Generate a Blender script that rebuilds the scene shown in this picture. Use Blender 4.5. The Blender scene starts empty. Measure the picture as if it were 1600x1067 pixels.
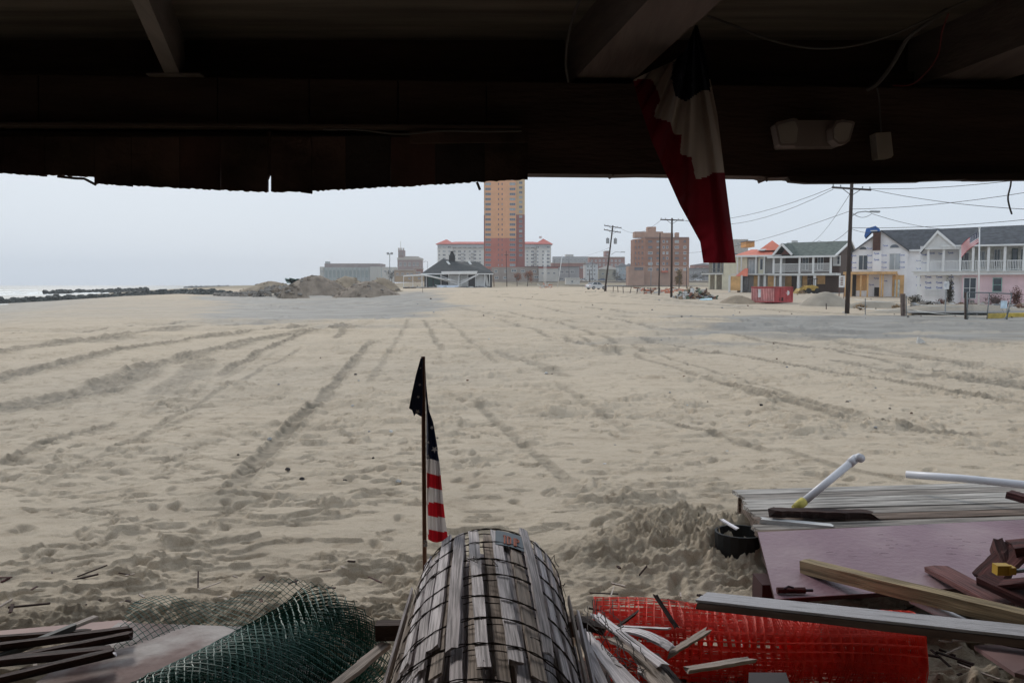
import bpy, math, random
import numpy as np
from mathutils import Vector, Matrix
random.seed(7); rng = np.random.default_rng(7)
S = bpy.context.scene
C = S.collection
# ---------------------------------------------------------------- camera
F = 1290.0; CX, CY = 800.0, 533.5; H = 2.1; PITCH = math.radians(3.95)
cam_d = bpy.data.cameras.new('camera'); cam = bpy.data.objects.new('camera', cam_d); C.objects.link(cam)
cam_d.sensor_width = 36; cam_d.lens = F/1600*36; cam_d.clip_start = .05; cam_d.clip_end = 9000
cam.location = (0, 0, H); cam.rotation_euler = (math.pi/2-PITCH, 0, 0); S.camera = cam
# ---------------------------------------------------------------- world: pale overcast over a Nishita sky
w = bpy.data.worlds.new('World'); S.world = w; w.use_nodes = True
nt = w.node_tree; nt.nodes.clear()
SUN_EL, SUN_AZ = 31, -28
sky = nt.nodes.new('ShaderNodeTexSky'); sky.sky_type = 'NISHITA'; sky.sun_disc = False
sky.sun_elevation = math.radians(SUN_EL); sky.sun_rotation = math.radians(SUN_AZ)
sky.air_density = 1.0; sky.dust_density = 3.0
mx = nt.nodes.new('ShaderNodeMixRGB'); mx.inputs[0].default_value = .955
mx.inputs[2].default_value = (5.75, 6.5, 7.35, 1)
bg = nt.nodes.new('ShaderNodeBackground'); bg.inputs[1].default_value = .12
ow = nt.nodes.new('ShaderNodeOutputWorld')
nt.links.new(sky.outputs[0], mx.inputs[1]); nt.links.new(mx.outputs[0], bg.inputs[0]); nt.links.new(bg.outputs[0], ow.inputs[0])
sd = bpy.data.lights.new('sun', 'SUN'); sd.energy = 1.5; sd.angle = math.radians(10); sd.color = (1, .95, .88)
so = bpy.data.objects.new('sun', sd); C.objects.link(so)
dirv = Vector((math.sin(math.radians(SUN_AZ))*math.cos(math.radians(SUN_EL)), math.cos(math.radians(SUN_AZ))*math.cos(math.radians(SUN_EL)), math.sin(math.radians(SUN_EL))))
so.rotation_euler = dirv.to_track_quat('Z', 'Y').to_euler()
S.view_settings.view_transform = 'Standard'; S.view_settings.look = 'None'
S.view_settings.gamma = 1; S.view_settings.exposure = 0; S.view_settings.use_curve_mapping = False
try:
    S.cycles.volume_bounces = 2; S.cycles.max_bounces = 8; S.cycles.transparent_max_bounces = 16
except Exception: pass

# ---------------------------------------------------------------- helpers
def ray(px, py):
    a = (px-CX)/F; b = (CY-py)/F
    c, s = math.cos(PITCH), math.sin(PITCH)
    return Vector((a, c+b*s, b*c-s))
def W(px, py, d):                    # point of the sight line at depth d
    r = ray(px, py); return Vector((0, 0, H))+r*(d/r.y)
def G(px, py, z=0.0):                # point where the sight line meets height z
    r = ray(px, py); return Vector((0, 0, H))+r*((z-H)/r.z)

def mat(name, col, rough=.8, var=.18, scale=3., bump=0., bscale=30., stretch=(1, 1, 1), metal=0., spec=.3, detail=4., col2=None, lo=.35, hi=.65, trans=0., bdist=.02):
    if name in bpy.data.materials: return bpy.data.materials[name]
    m = bpy.data.materials.new(name); m.use_nodes = True; n = m.node_tree; b = n.nodes['Principled BSDF']
    b.inputs['Roughness'].default_value = rough; b.inputs['Metallic'].default_value = metal
    b.inputs['Specular IOR Level'].default_value = spec
    tc = n.nodes.new('ShaderNodeTexCoord'); mp = n.nodes.new('ShaderNodeMapping'); mp.inputs['Scale'].default_value = stretch
    n.links.new(tc.outputs['Object'], mp.inputs[0])
    nz = n.nodes.new('ShaderNodeTexNoise'); nz.inputs['Scale'].default_value = scale; nz.inputs['Detail'].default_value = detail
    n.links.new(mp.outputs[0], nz.inputs['Vector'])
    cr = n.nodes.new('ShaderNodeValToRGB'); cr.color_ramp.elements[0].position = lo; cr.color_ramp.elements[1].position = hi
    c1 = [max(0, c*(1-var)) for c in col]; c2 = [min(1, c*(1+var)) for c in col] if col2 is None else col2
    if col2 is not None: c1 = col
    cr.color_ramp.elements[0].color = (*c1, 1); cr.color_ramp.elements[1].color = (*c2, 1)
    n.links.new(nz.outputs['Fac'], cr.inputs[0]); n.links.new(cr.outputs[0], b.inputs['Base Color'])
    if bump:
        n2 = n.nodes.new('ShaderNodeTexNoise'); n2.inputs['Scale'].default_value = bscale; n2.inputs['Detail'].default_value = 5
        n.links.new(mp.outputs[0], n2.inputs['Vector'])
        bp = n.nodes.new('ShaderNodeBump'); bp.inputs['Strength'].default_value = bump; bp.inputs['Distance'].default_value = bdist
        n.links.new(n2.outputs['Fac'], bp.inputs['Height']); n.links.new(bp.outputs[0], b.inputs['Normal'])
    if trans:
        tr = n.nodes.new('ShaderNodeBsdfTranslucent'); ms = n.nodes.new('ShaderNodeMixShader'); ms.inputs[0].default_value = trans
        n.links.new(cr.outputs[0], tr.inputs[0]); n.links.new(b.outputs[0], ms.inputs[1]); n.links.new(tr.outputs[0], ms.inputs[2])
        n.links.new(ms.outputs[0], n.nodes['Material Output'].inputs[0])
    return m

class MB:
    def __init__(s): s.v = []; s.f = []; s.mi = []; s.cur = 0; s.mats = []
    def mat(s, m):
        if m not in s.mats: s.mats.append(m)
        s.cur = s.mats.index(m); return s
    def add(s, vs, fs):
        o = len(s.v); s.v += [tuple(v) for v in vs]; s.f += [tuple(i+o for i in f) for f in fs]; s.mi += [s.cur]*len(fs); return s
    def box(s, c, size, M=None):
        x, y, z = size[0]/2, size[1]/2, size[2]/2; c = Vector(c)
        vs = [Vector((a, b, d)) for a in (-x, x) for b in (-y, y) for d in (-z, z)]
        if M is not None: vs = [M @ v for v in vs]
        return s.add([v+c for v in vs], [(0, 1, 3, 2), (4, 6, 7, 5), (0, 4, 5, 1), (2, 3, 7, 6), (0, 2, 6, 4), (1, 5, 7, 3)])
    def bb(s, x0, x1, y0, y1, z0, z1): return s.box(((x0+x1)/2, (y0+y1)/2, (z0+z1)/2), (abs(x1-x0), abs(y1-y0), abs(z1-z0)))
    def pb(s, px0, px1, py0, py1, d, t):         # box whose front face spans this piece of the picture at depth d
        a = W(px0, py0, d); b = W(px1, py1, d)
        return s.bb(min(a.x, b.x), max(a.x, b.x), d, d+t, min(a.z, b.z), max(a.z, b.z))
    def prism(s, pts, off):                      # polygon pts extruded by vector off
        n = len(pts); off = Vector(off); vs = [Vector(p) for p in pts]; vs += [p+off for p in vs]
        fs = [tuple(range(n))[::-1], tuple(range(n, 2*n))]+[(i, (i+1) % n, n+(i+1) % n, n+i) for i in range(n)]
        return s.add(vs, fs)
    def tube(s, pts, r, n=6, cap=True, r2=None):
        pts = [Vector(p) for p in pts]; k = len(pts); vs = []; up = Vector((0, 0, 1)); prev = None
        for i, p in enumerate(pts):
            t = (pts[min(i+1, k-1)]-pts[max(i-1, 0)]); t = t.normalized() if t.length > 1e-9 else Vector((0, 0, 1))
            if prev is None:
                a = t.cross(up) if abs(t.z) < .95 else t.cross(Vector((1, 0, 0)))
            else:
                a = prev-t*prev.dot(t)
                if a.length < 1e-6: a = t.cross(up)
            a.normalize(); prev = a; b = t.cross(a)
            rr = r if r2 is None else r+(r2-r)*i/(k-1)
            for j in range(n):
                q = 2*math.pi*j/n; vs.append(p+a*math.cos(q)*rr+b*math.sin(q)*rr)
        fs = [(i*n+j, i*n+(j+1) % n, (i+1)*n+(j+1) % n, (i+1)*n+j) for i in range(k-1) for j in range(n)]
        if cap: fs += [tuple(range(n))[::-1], tuple((k-1)*n+j for j in range(n))]
        return s.add(vs, fs)
    def beam(s, p1, p2, w, h, up=(0, 0, 1), taper=1.):
        p1, p2 = Vector(p1), Vector(p2); t = (p2-p1).normalized(); u = Vector(up); u = u-t*u.dot(t)
        if u.length < 1e-4: u = Vector((0, 1, 0))
        u.normalize(); a = t.cross(u); vs = []
        for p, k in ((p1, 1), (p2, taper)):
            for i, j in ((-1, -1), (1, -1), (1, 1), (-1, 1)): vs.append(p+a*w/2*i*k+u*h/2*j*k)
        return s.add(vs, [(3, 2, 1, 0), (4, 5, 6, 7), (0, 1, 5, 4), (1, 2, 6, 5), (2, 3, 7, 6), (3, 0, 4, 7)])
    def mesh(s, name, loc=(0, 0, 0)):
        me = bpy.data.meshes.new(name); l = Vector(loc)
        me.from_pydata([tuple(Vector(v)-l) for v in s.v], [], s.f)
        for m in s.mats: me.materials.append(m)
        if len(s.mats) > 1: me.polygons.foreach_set('material_index', s.mi)
        me.update(); return me
    def build(s, name, parent=None, smooth=False, rel=True):
        # vertices are given in world coordinates; the origin is put at the parent
        loc = wl(parent) if (parent and rel) else Vector((0, 0, 0))
        me = s.mesh(name, loc)
        if smooth: me.polygons.foreach_set('use_smooth', [True]*len(me.polygons))
        o = bpy.data.objects.new(name, me); C.objects.link(o); o.parent = parent; return o
def wl(o):
    l = Vector((0, 0, 0))
    while o: l = l+Vector(o.location); o = o.parent
    return l
def tag(o, label, cat, group=None, kind=None):
    o['label'] = label; o['category'] = cat
    if group: o['group'] = group
    if kind: o['kind'] = kind
    return o
def thing(name, label, cat, loc, group=None):
    o = bpy.data.objects.new(name, None); C.objects.link(o); o.location = Vector(loc); o.empty_display_size = .2
    return tag(o, label, cat, group)
def struct(o): o['kind'] = 'structure'; return o
def one(name, mb, label, cat, group=None, kind=None, smooth=False):   # a thing that is one mesh, origin at its base
    xs = [v[0] for v in mb.v]; ys = [v[1] for v in mb.v]; zs = [v[2] for v in mb.v]
    loc = Vector(((min(xs)+max(xs))/2, (min(ys)+max(ys))/2, min(zs)))
    me = mb.mesh(name, loc)
    if smooth: me.polygons.foreach_set('use_smooth', [True]*len(me.polygons))
    o = bpy.data.objects.new(name, me); C.objects.link(o); o.location = loc
    return tag(o, label, cat, group, kind)
def inst(name, me, parent, loc, M=None):         # shared-mesh part, loc in world
    o = bpy.data.objects.new(name, me); C.objects.link(o); o.parent = parent
    l = Vector(loc)-wl(parent)
    if M is None: o.location = l
    else: o.matrix_local = Matrix.Translation(l) @ M
    return o
def axes(p1, p2, up=(0, 0, 1)):
    t = (Vector(p2)-Vector(p1)).normalized(); u = Vector(up); u = (u-t*u.dot(t)).normalized(); a = u.cross(t)
    M = Matrix.Identity(4)
    for i in range(3): M[i][0] = t[i]; M[i][1] = a[i]; M[i][2] = u[i]
    return M
def plank_mesh(name, L, w, t, m, ragged=.0, seg=8, warp=.0, bow=0.):
    """board along local x with uneven edges and optional splintered ends"""
    vs = []; fs = []; n = seg
    for i in range(n+1):
        x = L*i/n; e0 = random.uniform(-1, 1)*warp; e1 = random.uniform(-1, 1)*warp; b = bow*math.sin(math.pi*i/n)
        for k, (yy, zz) in enumerate(((-w/2+e0, -t/2), (w/2+e1, -t/2), (w/2+e1, t/2), (0, t/2*(1+.1*random.uniform(-1, 1))), (-w/2+e0, t/2))):
            dx = 0
            if i == 0: dx = random.uniform(-ragged, ragged)
            if i == n: dx = random.uniform(-ragged, ragged)
            vs.append((x+dx, yy, zz+b))
    for i in range(n):
        for k in range(5): fs.append((i*5+k, i*5+(k+1) % 5, (i+1)*5+(k+1) % 5, (i+1)*5+k))
    fs.append((4, 3, 2, 1, 0)); fs.append(tuple(n*5+k for k in range(5)))
    me = bpy.data.meshes.new(name); me.from_pydata(vs, [], fs); me.materials.append(m); me.update(); return me
def plank(name, p1, p2, w, t, m, parent=None, up=(0, 0, 1), ragged=.01, warp=.002, seg=8, bow=0.):
    p1, p2 = Vector(p1), Vector(p2); me = plank_mesh(name, (p2-p1).length, w, t, m, ragged, seg, warp, bow)
    o = bpy.data.objects.new(name, me); C.objects.link(o); o.parent = parent
    o.matrix_local = Matrix.Translation(p1-wl(parent)) @ axes(p1, p2, up); return o

# value noise for the terrain
_T = rng.random((256, 256))
def vn(x, y):
    xi = np.floor(x).astype(int); yi = np.floor(y).astype(int); fx = x-xi; fy = y-yi
    fx = fx*fx*(3-2*fx); fy = fy*fy*(3-2*fy); a = xi & 255; b = yi & 255; a1 = (xi+1) & 255; b1 = (yi+1) & 255
    return (_T[a, b]*(1-fx)+_T[a1, b]*fx)*(1-fy)+(_T[a, b1]*(1-fx)+_T[a1, b1]*fx)*fy
def fbm(x, y, o=4):
    s = 0; a = .5; t = 0
    for i in range(o): s = s+a*vn(x*2**i+17.3*i, y*2**i+5.1*i); t += a; a *= .5
    return s/t
def sstep(a, b, x): t = np.clip((x-a)/(b-a), 0, 1); return t*t*(3-2*t)

# ---------------------------------------------------------------- terrain
SEA = -1.15
def base_h(x, y):
    x = np.asarray(x, float); y = np.asarray(y, float); yy = np.maximum(y, 1.)
    R = np.interp(yy, [0, 50, 61, 85, 102, 127, 165, 220, 260, 424, 426, 442, 5000], [0, 0, 0, .2, .6, .8, 1.1, 1.25, 1.4, 1.5, 3.2, 4.0, 4.0])
    L = np.interp(yy, [0, 50, 57, 90, 140, 224, 424, 900, 5000], [0, 0, -.2, -.3, .1, .8, 1.6, 2.0, 2.0])
    u = x/yy; wv = sstep(-.22, -.06, u)
    z = L*(1-wv)+R*wv
    xs = np.interp(yy, [0, 45, 60, 81, 110, 220, 400, 750, 1250, 5000], [-40, -48, -54, -60, -72, -118, -185, -275, -335, -1200])
    dx = x-xs
    z = np.minimum(z, SEA+.02+np.where(dx > 0, dx*.05, dx*.03))
    return z
def gz(x, y): return float(base_h(x, y))
PY = np.concatenate([np.arange(1400, 1080, -6.), np.arange(1080, 560, -1.1), np.arange(560, 462, -.8), np.arange(462, 448, -.4)])
rows = [2.1/math.tan(math.atan((p-CY)/F)+PITCH) for p in PY]
rows = list(np.linspace(-9, rows[0]-.15, 24))+rows+list(np.geomspace(rows[-1]*1.01, 3400, 90))
rows = np.array(rows); NU = 860
us = np.linspace(-.86, .86, NU)
wy = np.sqrt(np.maximum(rows, 0)**2+5.5**2)
X = us[None, :]*wy[:, None]; Y = np.repeat(rows[:, None], NU, 1)
Z = base_h(X, Y)
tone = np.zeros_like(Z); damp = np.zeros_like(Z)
Z += (fbm(X/9, Y/9, 3)-.5)*.16*sstep(3, 9, Y)+(fbm(X/2.2+9, Y/2.2, 3)-.5)*.05
Z += (fbm(X/.35, Y/.35, 3)-.5)*.022*sstep(60, 20, Y)+(fbm(X/.8+4, Y/.5, 4)-.5)*.035*sstep(90, 25, Y)*sstep(.4, .7, fbm(X/4, Y/3, 2))
# clumpy churned sand near the shelter
def clump(px, py, rx, ry, h, rough):
    global Z, tone
    p = G(px, py); q = np.exp(-(((X-p.x)/rx)**2+((Y-p.y)/ry)**2))
    Z = Z+q*h*(.75+.5*fbm(X/.3, Y/.3, 3))+q*rough*(fbm(X/.09+3, Y/.09, 4)-.5)+q*rough*.5*(np.abs(fbm(X/.035, Y/.035+7, 2)-.5)*2-.3); tone = np.maximum(tone, q*.35)
clump(1050, 850, .55, .75, .16, .14); clump(1150, 870, .45, .6, .14, .16); clump(950, 870, .5, .4, .05, .06)
clump(1000, 800, .5, .5, .05, .05); clump(1300, 830, 1.0, 1.3, .05, .05)
clump(480, 985, 1.5, .35, .05, .07); clump(120, 975, 1.2, .3, .05, .06); clump(350, 775, .35, .35, .06, .05)
Z += (fbm(X/.06, Y/.06, 3)-.5)*.026*sstep(6.4, 4.6, Y)+(fbm(X/.03+1, Y/.03, 2)-.5)*.016*sstep(7, 5, Y)+(fbm(X/.05+7, Y/.05, 3)-.5)*.012*sstep(30, 8, Y)*sstep(.35, .65, fbm(X/1.3, Y/1.3, 3))
# crisp little steps and crusts broken by feet and wind
def steps(sx, sy, amp, thr, y0, y1, off, sharp=.012, den=.5):
    global Z
    f = fbm(X/sx+off, Y/sy+off*.7, 4); msk = sstep(den-.05, den+.08, fbm(X/(sx*5)+off, Y/(sx*4), 2))*sstep(y0*.8, y0, Y)*sstep(y1*1.3, y1, Y)
    for k, t in enumerate((thr-.07, thr+.05)): Z = Z+amp*(sstep(t-sharp, t+sharp, f)-.5)*msk*(1 if k else .7)
steps(.3, .15, .024, .62, 3, 15, 3.1, .008, .5); steps(.6, .25, .04, .64, 4, 28, 11.7, .008, .5); steps(1.5, .7, .05, .62, 12, 60, 23.3, .01, .48); steps(3.5, 2.2, .09, .5, 28, 140, 31.9, .012, .48)
# footprints and scuffs stamped on a fine map
RX, RY, RS = 15., 34., .02
nx, ny = int(2*RX/RS), int((RY-2)/RS); D = np.zeros((ny, nx))
def stamp(cx, cy, a, b, ang, dep, rim):
    R_ = max(a, b)*2.2; i0 = int((cy-R_-2)/RS); i1 = int((cy+R_-2)/RS); j0 = int((cx-R_+RX)/RS); j1 = int((cx+R_+RX)/RS)
    if i0 < 0 or j0 < 0 or i1 >= ny or j1 >= nx: return
    yy, xx = np.mgrid[i0:i1, j0:j1]; yy = yy*RS+2-cy; xx = xx*RS-RX-cx; c, s = math.cos(ang), math.sin(ang)
    u_ = (xx*c+yy*s)/a; v_ = (-xx*s+yy*c)/b; q = np.sqrt(u_*u_+v_*v_)
    D[i0:i1, j0:j1] += -dep*(1/(1+np.exp((q-1)*11)))*(1+.5*v_)+rim*np.exp(-((q-1.35)/.3)**2)
for k in range(6500):
    cy = 2.4+31*random.random()**1.15; cx = random.uniform(-.75, .75)*(cy+2)
    dens = float(fbm(np.array(cx/2.5), np.array(cy/2.5), 2))
    if dens < .42 and random.random() < .75: continue
    if random.random() < .55: stamp(cx, cy, random.uniform(.08, .14), random.uniform(.035, .055), random.choice([random.gauss(1.57, .5), random.gauss(.2, .6), random.gauss(.2, .6)]), random.uniform(.025, .06), .012)
    else: stamp(cx, cy, random.uniform(.05, .26), random.uniform(.02, .05), random.gauss(0, .4), random.uniform(.012, .04), random.uniform(.006, .018))
ii = np.clip((Y-2)/RS, 0, ny-2); jj = np.clip((X+RX)/RS, 0, nx-2); i0 = ii.astype(int); j0 = jj.astype(int); fi = ii-i0; fj = jj-j0
det = (D[i0, j0]*(1-fj)+D[i0, j0+1]*fj)*(1-fi)+(D[i0+1, j0]*(1-fj)+D[i0+1, j0+1]*fj)*fi
det = np.where((Y > 2) & (Y < RY-.1) & (np.abs(X) < RX-.1), det, 0)
Z += det
# vehicle tracks
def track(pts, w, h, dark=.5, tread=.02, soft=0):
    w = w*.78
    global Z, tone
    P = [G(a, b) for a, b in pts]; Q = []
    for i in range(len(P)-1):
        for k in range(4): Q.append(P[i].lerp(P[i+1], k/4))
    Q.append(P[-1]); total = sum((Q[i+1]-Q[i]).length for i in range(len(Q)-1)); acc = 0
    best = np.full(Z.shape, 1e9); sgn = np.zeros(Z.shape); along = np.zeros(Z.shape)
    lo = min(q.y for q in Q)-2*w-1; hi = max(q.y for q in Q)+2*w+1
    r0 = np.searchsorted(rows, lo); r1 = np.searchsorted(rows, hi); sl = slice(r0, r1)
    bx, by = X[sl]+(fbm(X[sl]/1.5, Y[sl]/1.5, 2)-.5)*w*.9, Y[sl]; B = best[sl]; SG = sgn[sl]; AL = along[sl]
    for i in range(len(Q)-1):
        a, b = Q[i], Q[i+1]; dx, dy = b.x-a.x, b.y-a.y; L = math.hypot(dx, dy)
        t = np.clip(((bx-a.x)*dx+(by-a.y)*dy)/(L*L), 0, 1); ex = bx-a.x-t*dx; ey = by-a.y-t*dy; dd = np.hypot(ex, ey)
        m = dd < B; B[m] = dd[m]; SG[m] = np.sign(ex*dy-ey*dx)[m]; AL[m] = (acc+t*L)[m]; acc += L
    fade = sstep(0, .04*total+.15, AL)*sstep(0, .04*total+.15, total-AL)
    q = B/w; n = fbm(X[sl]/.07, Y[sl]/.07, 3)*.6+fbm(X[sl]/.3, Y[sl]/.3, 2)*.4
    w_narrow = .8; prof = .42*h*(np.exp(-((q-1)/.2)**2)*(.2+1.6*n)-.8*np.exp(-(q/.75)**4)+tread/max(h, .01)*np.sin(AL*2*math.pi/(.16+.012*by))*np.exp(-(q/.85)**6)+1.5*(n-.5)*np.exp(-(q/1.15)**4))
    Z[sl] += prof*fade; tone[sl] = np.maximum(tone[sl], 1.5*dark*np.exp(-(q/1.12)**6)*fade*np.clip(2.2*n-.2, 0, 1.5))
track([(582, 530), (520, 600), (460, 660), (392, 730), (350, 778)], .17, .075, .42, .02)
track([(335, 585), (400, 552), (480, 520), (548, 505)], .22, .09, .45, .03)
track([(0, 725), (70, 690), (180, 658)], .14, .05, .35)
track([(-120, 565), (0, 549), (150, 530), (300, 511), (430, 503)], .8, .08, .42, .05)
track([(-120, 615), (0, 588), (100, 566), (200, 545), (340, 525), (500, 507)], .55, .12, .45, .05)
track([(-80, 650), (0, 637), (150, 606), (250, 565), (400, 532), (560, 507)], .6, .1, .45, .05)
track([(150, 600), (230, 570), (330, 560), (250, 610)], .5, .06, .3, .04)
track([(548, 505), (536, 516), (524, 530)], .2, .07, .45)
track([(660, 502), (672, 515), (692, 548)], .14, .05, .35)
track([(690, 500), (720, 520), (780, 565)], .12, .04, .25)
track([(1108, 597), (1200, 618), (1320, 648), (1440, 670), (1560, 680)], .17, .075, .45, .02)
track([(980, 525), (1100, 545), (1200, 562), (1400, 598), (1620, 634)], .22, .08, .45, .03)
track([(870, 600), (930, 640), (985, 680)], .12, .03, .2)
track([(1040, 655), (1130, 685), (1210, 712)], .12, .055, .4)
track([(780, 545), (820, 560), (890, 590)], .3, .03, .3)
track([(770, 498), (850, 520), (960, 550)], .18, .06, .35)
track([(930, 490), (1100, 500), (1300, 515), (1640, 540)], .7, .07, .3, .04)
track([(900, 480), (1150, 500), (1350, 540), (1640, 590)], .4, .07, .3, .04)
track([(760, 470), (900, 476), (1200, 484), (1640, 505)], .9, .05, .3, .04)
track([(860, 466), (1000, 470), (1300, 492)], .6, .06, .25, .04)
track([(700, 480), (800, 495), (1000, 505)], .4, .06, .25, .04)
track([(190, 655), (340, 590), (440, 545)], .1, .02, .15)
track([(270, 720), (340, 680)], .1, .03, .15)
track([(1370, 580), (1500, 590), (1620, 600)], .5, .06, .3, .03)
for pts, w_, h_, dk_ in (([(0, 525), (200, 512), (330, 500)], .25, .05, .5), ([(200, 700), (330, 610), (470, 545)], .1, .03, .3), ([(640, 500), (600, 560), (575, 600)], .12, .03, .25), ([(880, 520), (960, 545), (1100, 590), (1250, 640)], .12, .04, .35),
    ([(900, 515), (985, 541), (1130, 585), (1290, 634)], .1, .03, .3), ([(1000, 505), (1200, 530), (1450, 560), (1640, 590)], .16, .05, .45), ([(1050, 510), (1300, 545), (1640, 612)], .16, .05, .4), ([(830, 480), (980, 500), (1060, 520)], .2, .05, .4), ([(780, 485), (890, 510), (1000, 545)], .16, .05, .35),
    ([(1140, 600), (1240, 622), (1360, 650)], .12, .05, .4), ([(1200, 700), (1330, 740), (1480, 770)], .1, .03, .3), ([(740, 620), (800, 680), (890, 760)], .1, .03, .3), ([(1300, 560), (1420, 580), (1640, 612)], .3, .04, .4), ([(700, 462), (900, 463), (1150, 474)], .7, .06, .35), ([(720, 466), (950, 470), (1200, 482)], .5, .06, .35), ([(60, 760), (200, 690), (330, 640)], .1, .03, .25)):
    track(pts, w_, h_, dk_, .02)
# grey wet ground zones
U = X/np.maximum(Y, 1)
wob = (fbm(X/12, Y/12, 3)-.5)
wob = wob+.6*(fbm(X/3, Y/3, 3)-.5)
g1 = sstep(46, 62, Y+wob*34)*sstep(175, 135, Y+wob*30)*(.65+.7*fbm(X/9, Y/5, 4))*sstep(-.41, -.33, U+wob*.12)*sstep(-.06, -.11, U+wob*.1)
g2 = sstep(26, 34, Y+wob*14)*sstep(62, 50, Y+wob*20)*sstep(.08, .26, U+wob*.3)*1.1
g3 = sstep(60, 75, Y)*sstep(.1, .2, U)*.55*sstep(200, 120, Y)*(.5+wob)
damp = np.clip(np.maximum(np.maximum(g1, g2*(.4+1.2*fbm(X/5, Y/1.4, 3))), g3), 0, 1)
shore = sstep(1.5, .2, Z-SEA+.4*(fbm(X/14, Y/7, 3)-.5))                      # wet foreshore
damp = np.maximum(damp, shore*.75)
tan = sstep(190, 300, Y)
far = sstep(430, 445, Y)
nr, nc = Z.shape
co = np.stack([X, Y, Z], -1).reshape(-1, 3).astype(np.float32)
idx = np.arange(nr*nc).reshape(nr, nc)
q = np.stack([idx[:-1, :-1], idx[:-1, 1:], idx[1:, 1:], idx[1:, :-1]], -1).reshape(-1, 4)
me = bpy.data.meshes.new('sand_ground'); me.vertices.add(len(co)); me.vertices.foreach_set('co', co.ravel())
me.loops.add(q.size); me.loops.foreach_set('vertex_index', q.ravel().astype(np.int32))
me.polygons.add(len(q)); me.polygons.foreach_set('loop_start', (np.arange(len(q))*4).astype(np.int32)); me.polygons.foreach_set('loop_total', np.full(len(q), 4, np.int32))
me.polygons.foreach_set('use_smooth', np.ones(len(q), bool))
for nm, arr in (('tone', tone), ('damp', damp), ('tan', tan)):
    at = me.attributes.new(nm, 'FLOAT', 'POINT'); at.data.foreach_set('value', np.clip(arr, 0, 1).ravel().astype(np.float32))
me.update(); me.validate()
ground = bpy.data.objects.new('sand_ground', me); C.objects.link(ground); struct(ground)
m = bpy.data.materials.new('sand'); m.use_nodes = True; n = m.node_tree; b = n.nodes['Principled BSDF']; b.inputs['Roughness'].default_value = .95; b.inputs['Specular IOR Level'].default_value = .15
def nd(t, **k):
    o = n.nodes.new(t)
    for a, v in k.items(): o.inputs[a].default_value = v
    return o
def att(nm): a = n.nodes.new('ShaderNodeAttribute'); a.attribute_name = nm; return a
tc = nd('ShaderNodeTexCoord')
n1 = nd('ShaderNodeTexNoise', Scale=.35, Detail=5.); n.links.new(tc.outputs['Object'], n1.inputs['Vector'])
n2 = nd('ShaderNodeTexNoise', Scale=6., Detail=8., Roughness=.7); n.links.new(tc.outputs['Object'], n2.inputs['Vector'])
n3 = nd('ShaderNodeTexNoise', Scale=140., Detail=4., Roughness=.8); n.links.new(tc.outputs['Object'], n3.inputs['Vector'])
def mixc(f, a, bcol, blend='MIX'):
    o = n.nodes.new('ShaderNodeMixRGB'); o.blend_type = blend
    if isinstance(f, float): o.inputs[0].default_value = f
    else: n.links.new(f, o.inputs[0])
    for i, c in ((1, a), (2, bcol)):
        if isinstance(c, tuple): o.inputs[i].default_value = (*c, 1)
        else: n.links.new(c, o.inputs[i])
    return o.outputs[0]
def ramp(src, lo, hi):
    o = n.nodes.new('ShaderNodeMapRange'); o.inputs[1].default_value = lo; o.inputs[2].default_value = hi; n.links.new(src, o.inputs[0]); return o.outputs[0]
c = mixc(ramp(n1.outputs[0], .35, .65), (.52, .42, .305), (.59, .485, .36))
c = mixc(ramp(n2.outputs[0], .3, .7), c, (.47, .38, .285)); 
c = mixc(ramp(n3.outputs[0], .35, .75), c, (.65, .54, .41))
dk = mixc(ramp(n3.outputs[0], .3, .45), (.5, .47, .43), (1., 1., 1.)); c = mixc(.8, c, dk, 'MULTIPLY')
n5 = nd('ShaderNodeTexNoise', Scale=1.7, Detail=7., Roughness=.72); mp5 = nd('ShaderNodeMapping'); mp5.inputs['Scale'].default_value = (.8, 1.3, 1); n.links.new(tc.outputs['Object'], mp5.inputs[0]); n.links.new(mp5.outputs[0], n5.inputs['Vector'])
c = mixc(.75, c, mixc(ramp(n5.outputs[0], .33, .52), (.76, .73, .70), (1.02, 1.02, 1.02)), 'MULTIPLY')
c = mixc(.7, c, mixc(ramp(n2.outputs[0], .36, .46), (.68, .65, .62), (1., 1., 1.)), 'MULTIPLY')
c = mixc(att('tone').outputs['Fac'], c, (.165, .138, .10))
c = mixc(att('damp').outputs['Fac'], c, mixc(ramp(n1.outputs[0], .3, .7), (.215, .20, .18), (.33, .31, .28)))
c = mixc(att('tan').outputs['Fac'], c, mixc(ramp(n1.outputs[0], .35, .65), (.25, .20, .14), (.36, .30, .21)))
n.links.new(c, b.inputs['Base Color'])
b0 = nd('ShaderNodeBump', Strength=.4, Distance=.08); n.links.new(n5.outputs[0], b0.inputs['Height'])
b1 = nd('ShaderNodeBump', Strength=.7, Distance=.035); n.links.new(b0.outputs[0], b1.inputs['Normal']); n.links.new(n2.outputs[0], b1.inputs['Height'])
b2 = nd('ShaderNodeBump', Strength=.8, Distance=.01); n.links.new(n3.outputs[0], b2.inputs['Height']); n.links.new(b1.outputs[0], b2.inputs['Normal'])
n.links.new(b2.outputs[0], b.inputs['Normal'])
rr = nd('ShaderNodeMapRange'); rr.inputs[3].default_value = .95; rr.inputs[4].default_value = .72; n.links.new(att('damp').outputs['Fac'], rr.inputs[0]); n.links.new(rr.outputs[0], b.inputs['Roughness'])
me.materials.append(m)
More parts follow.
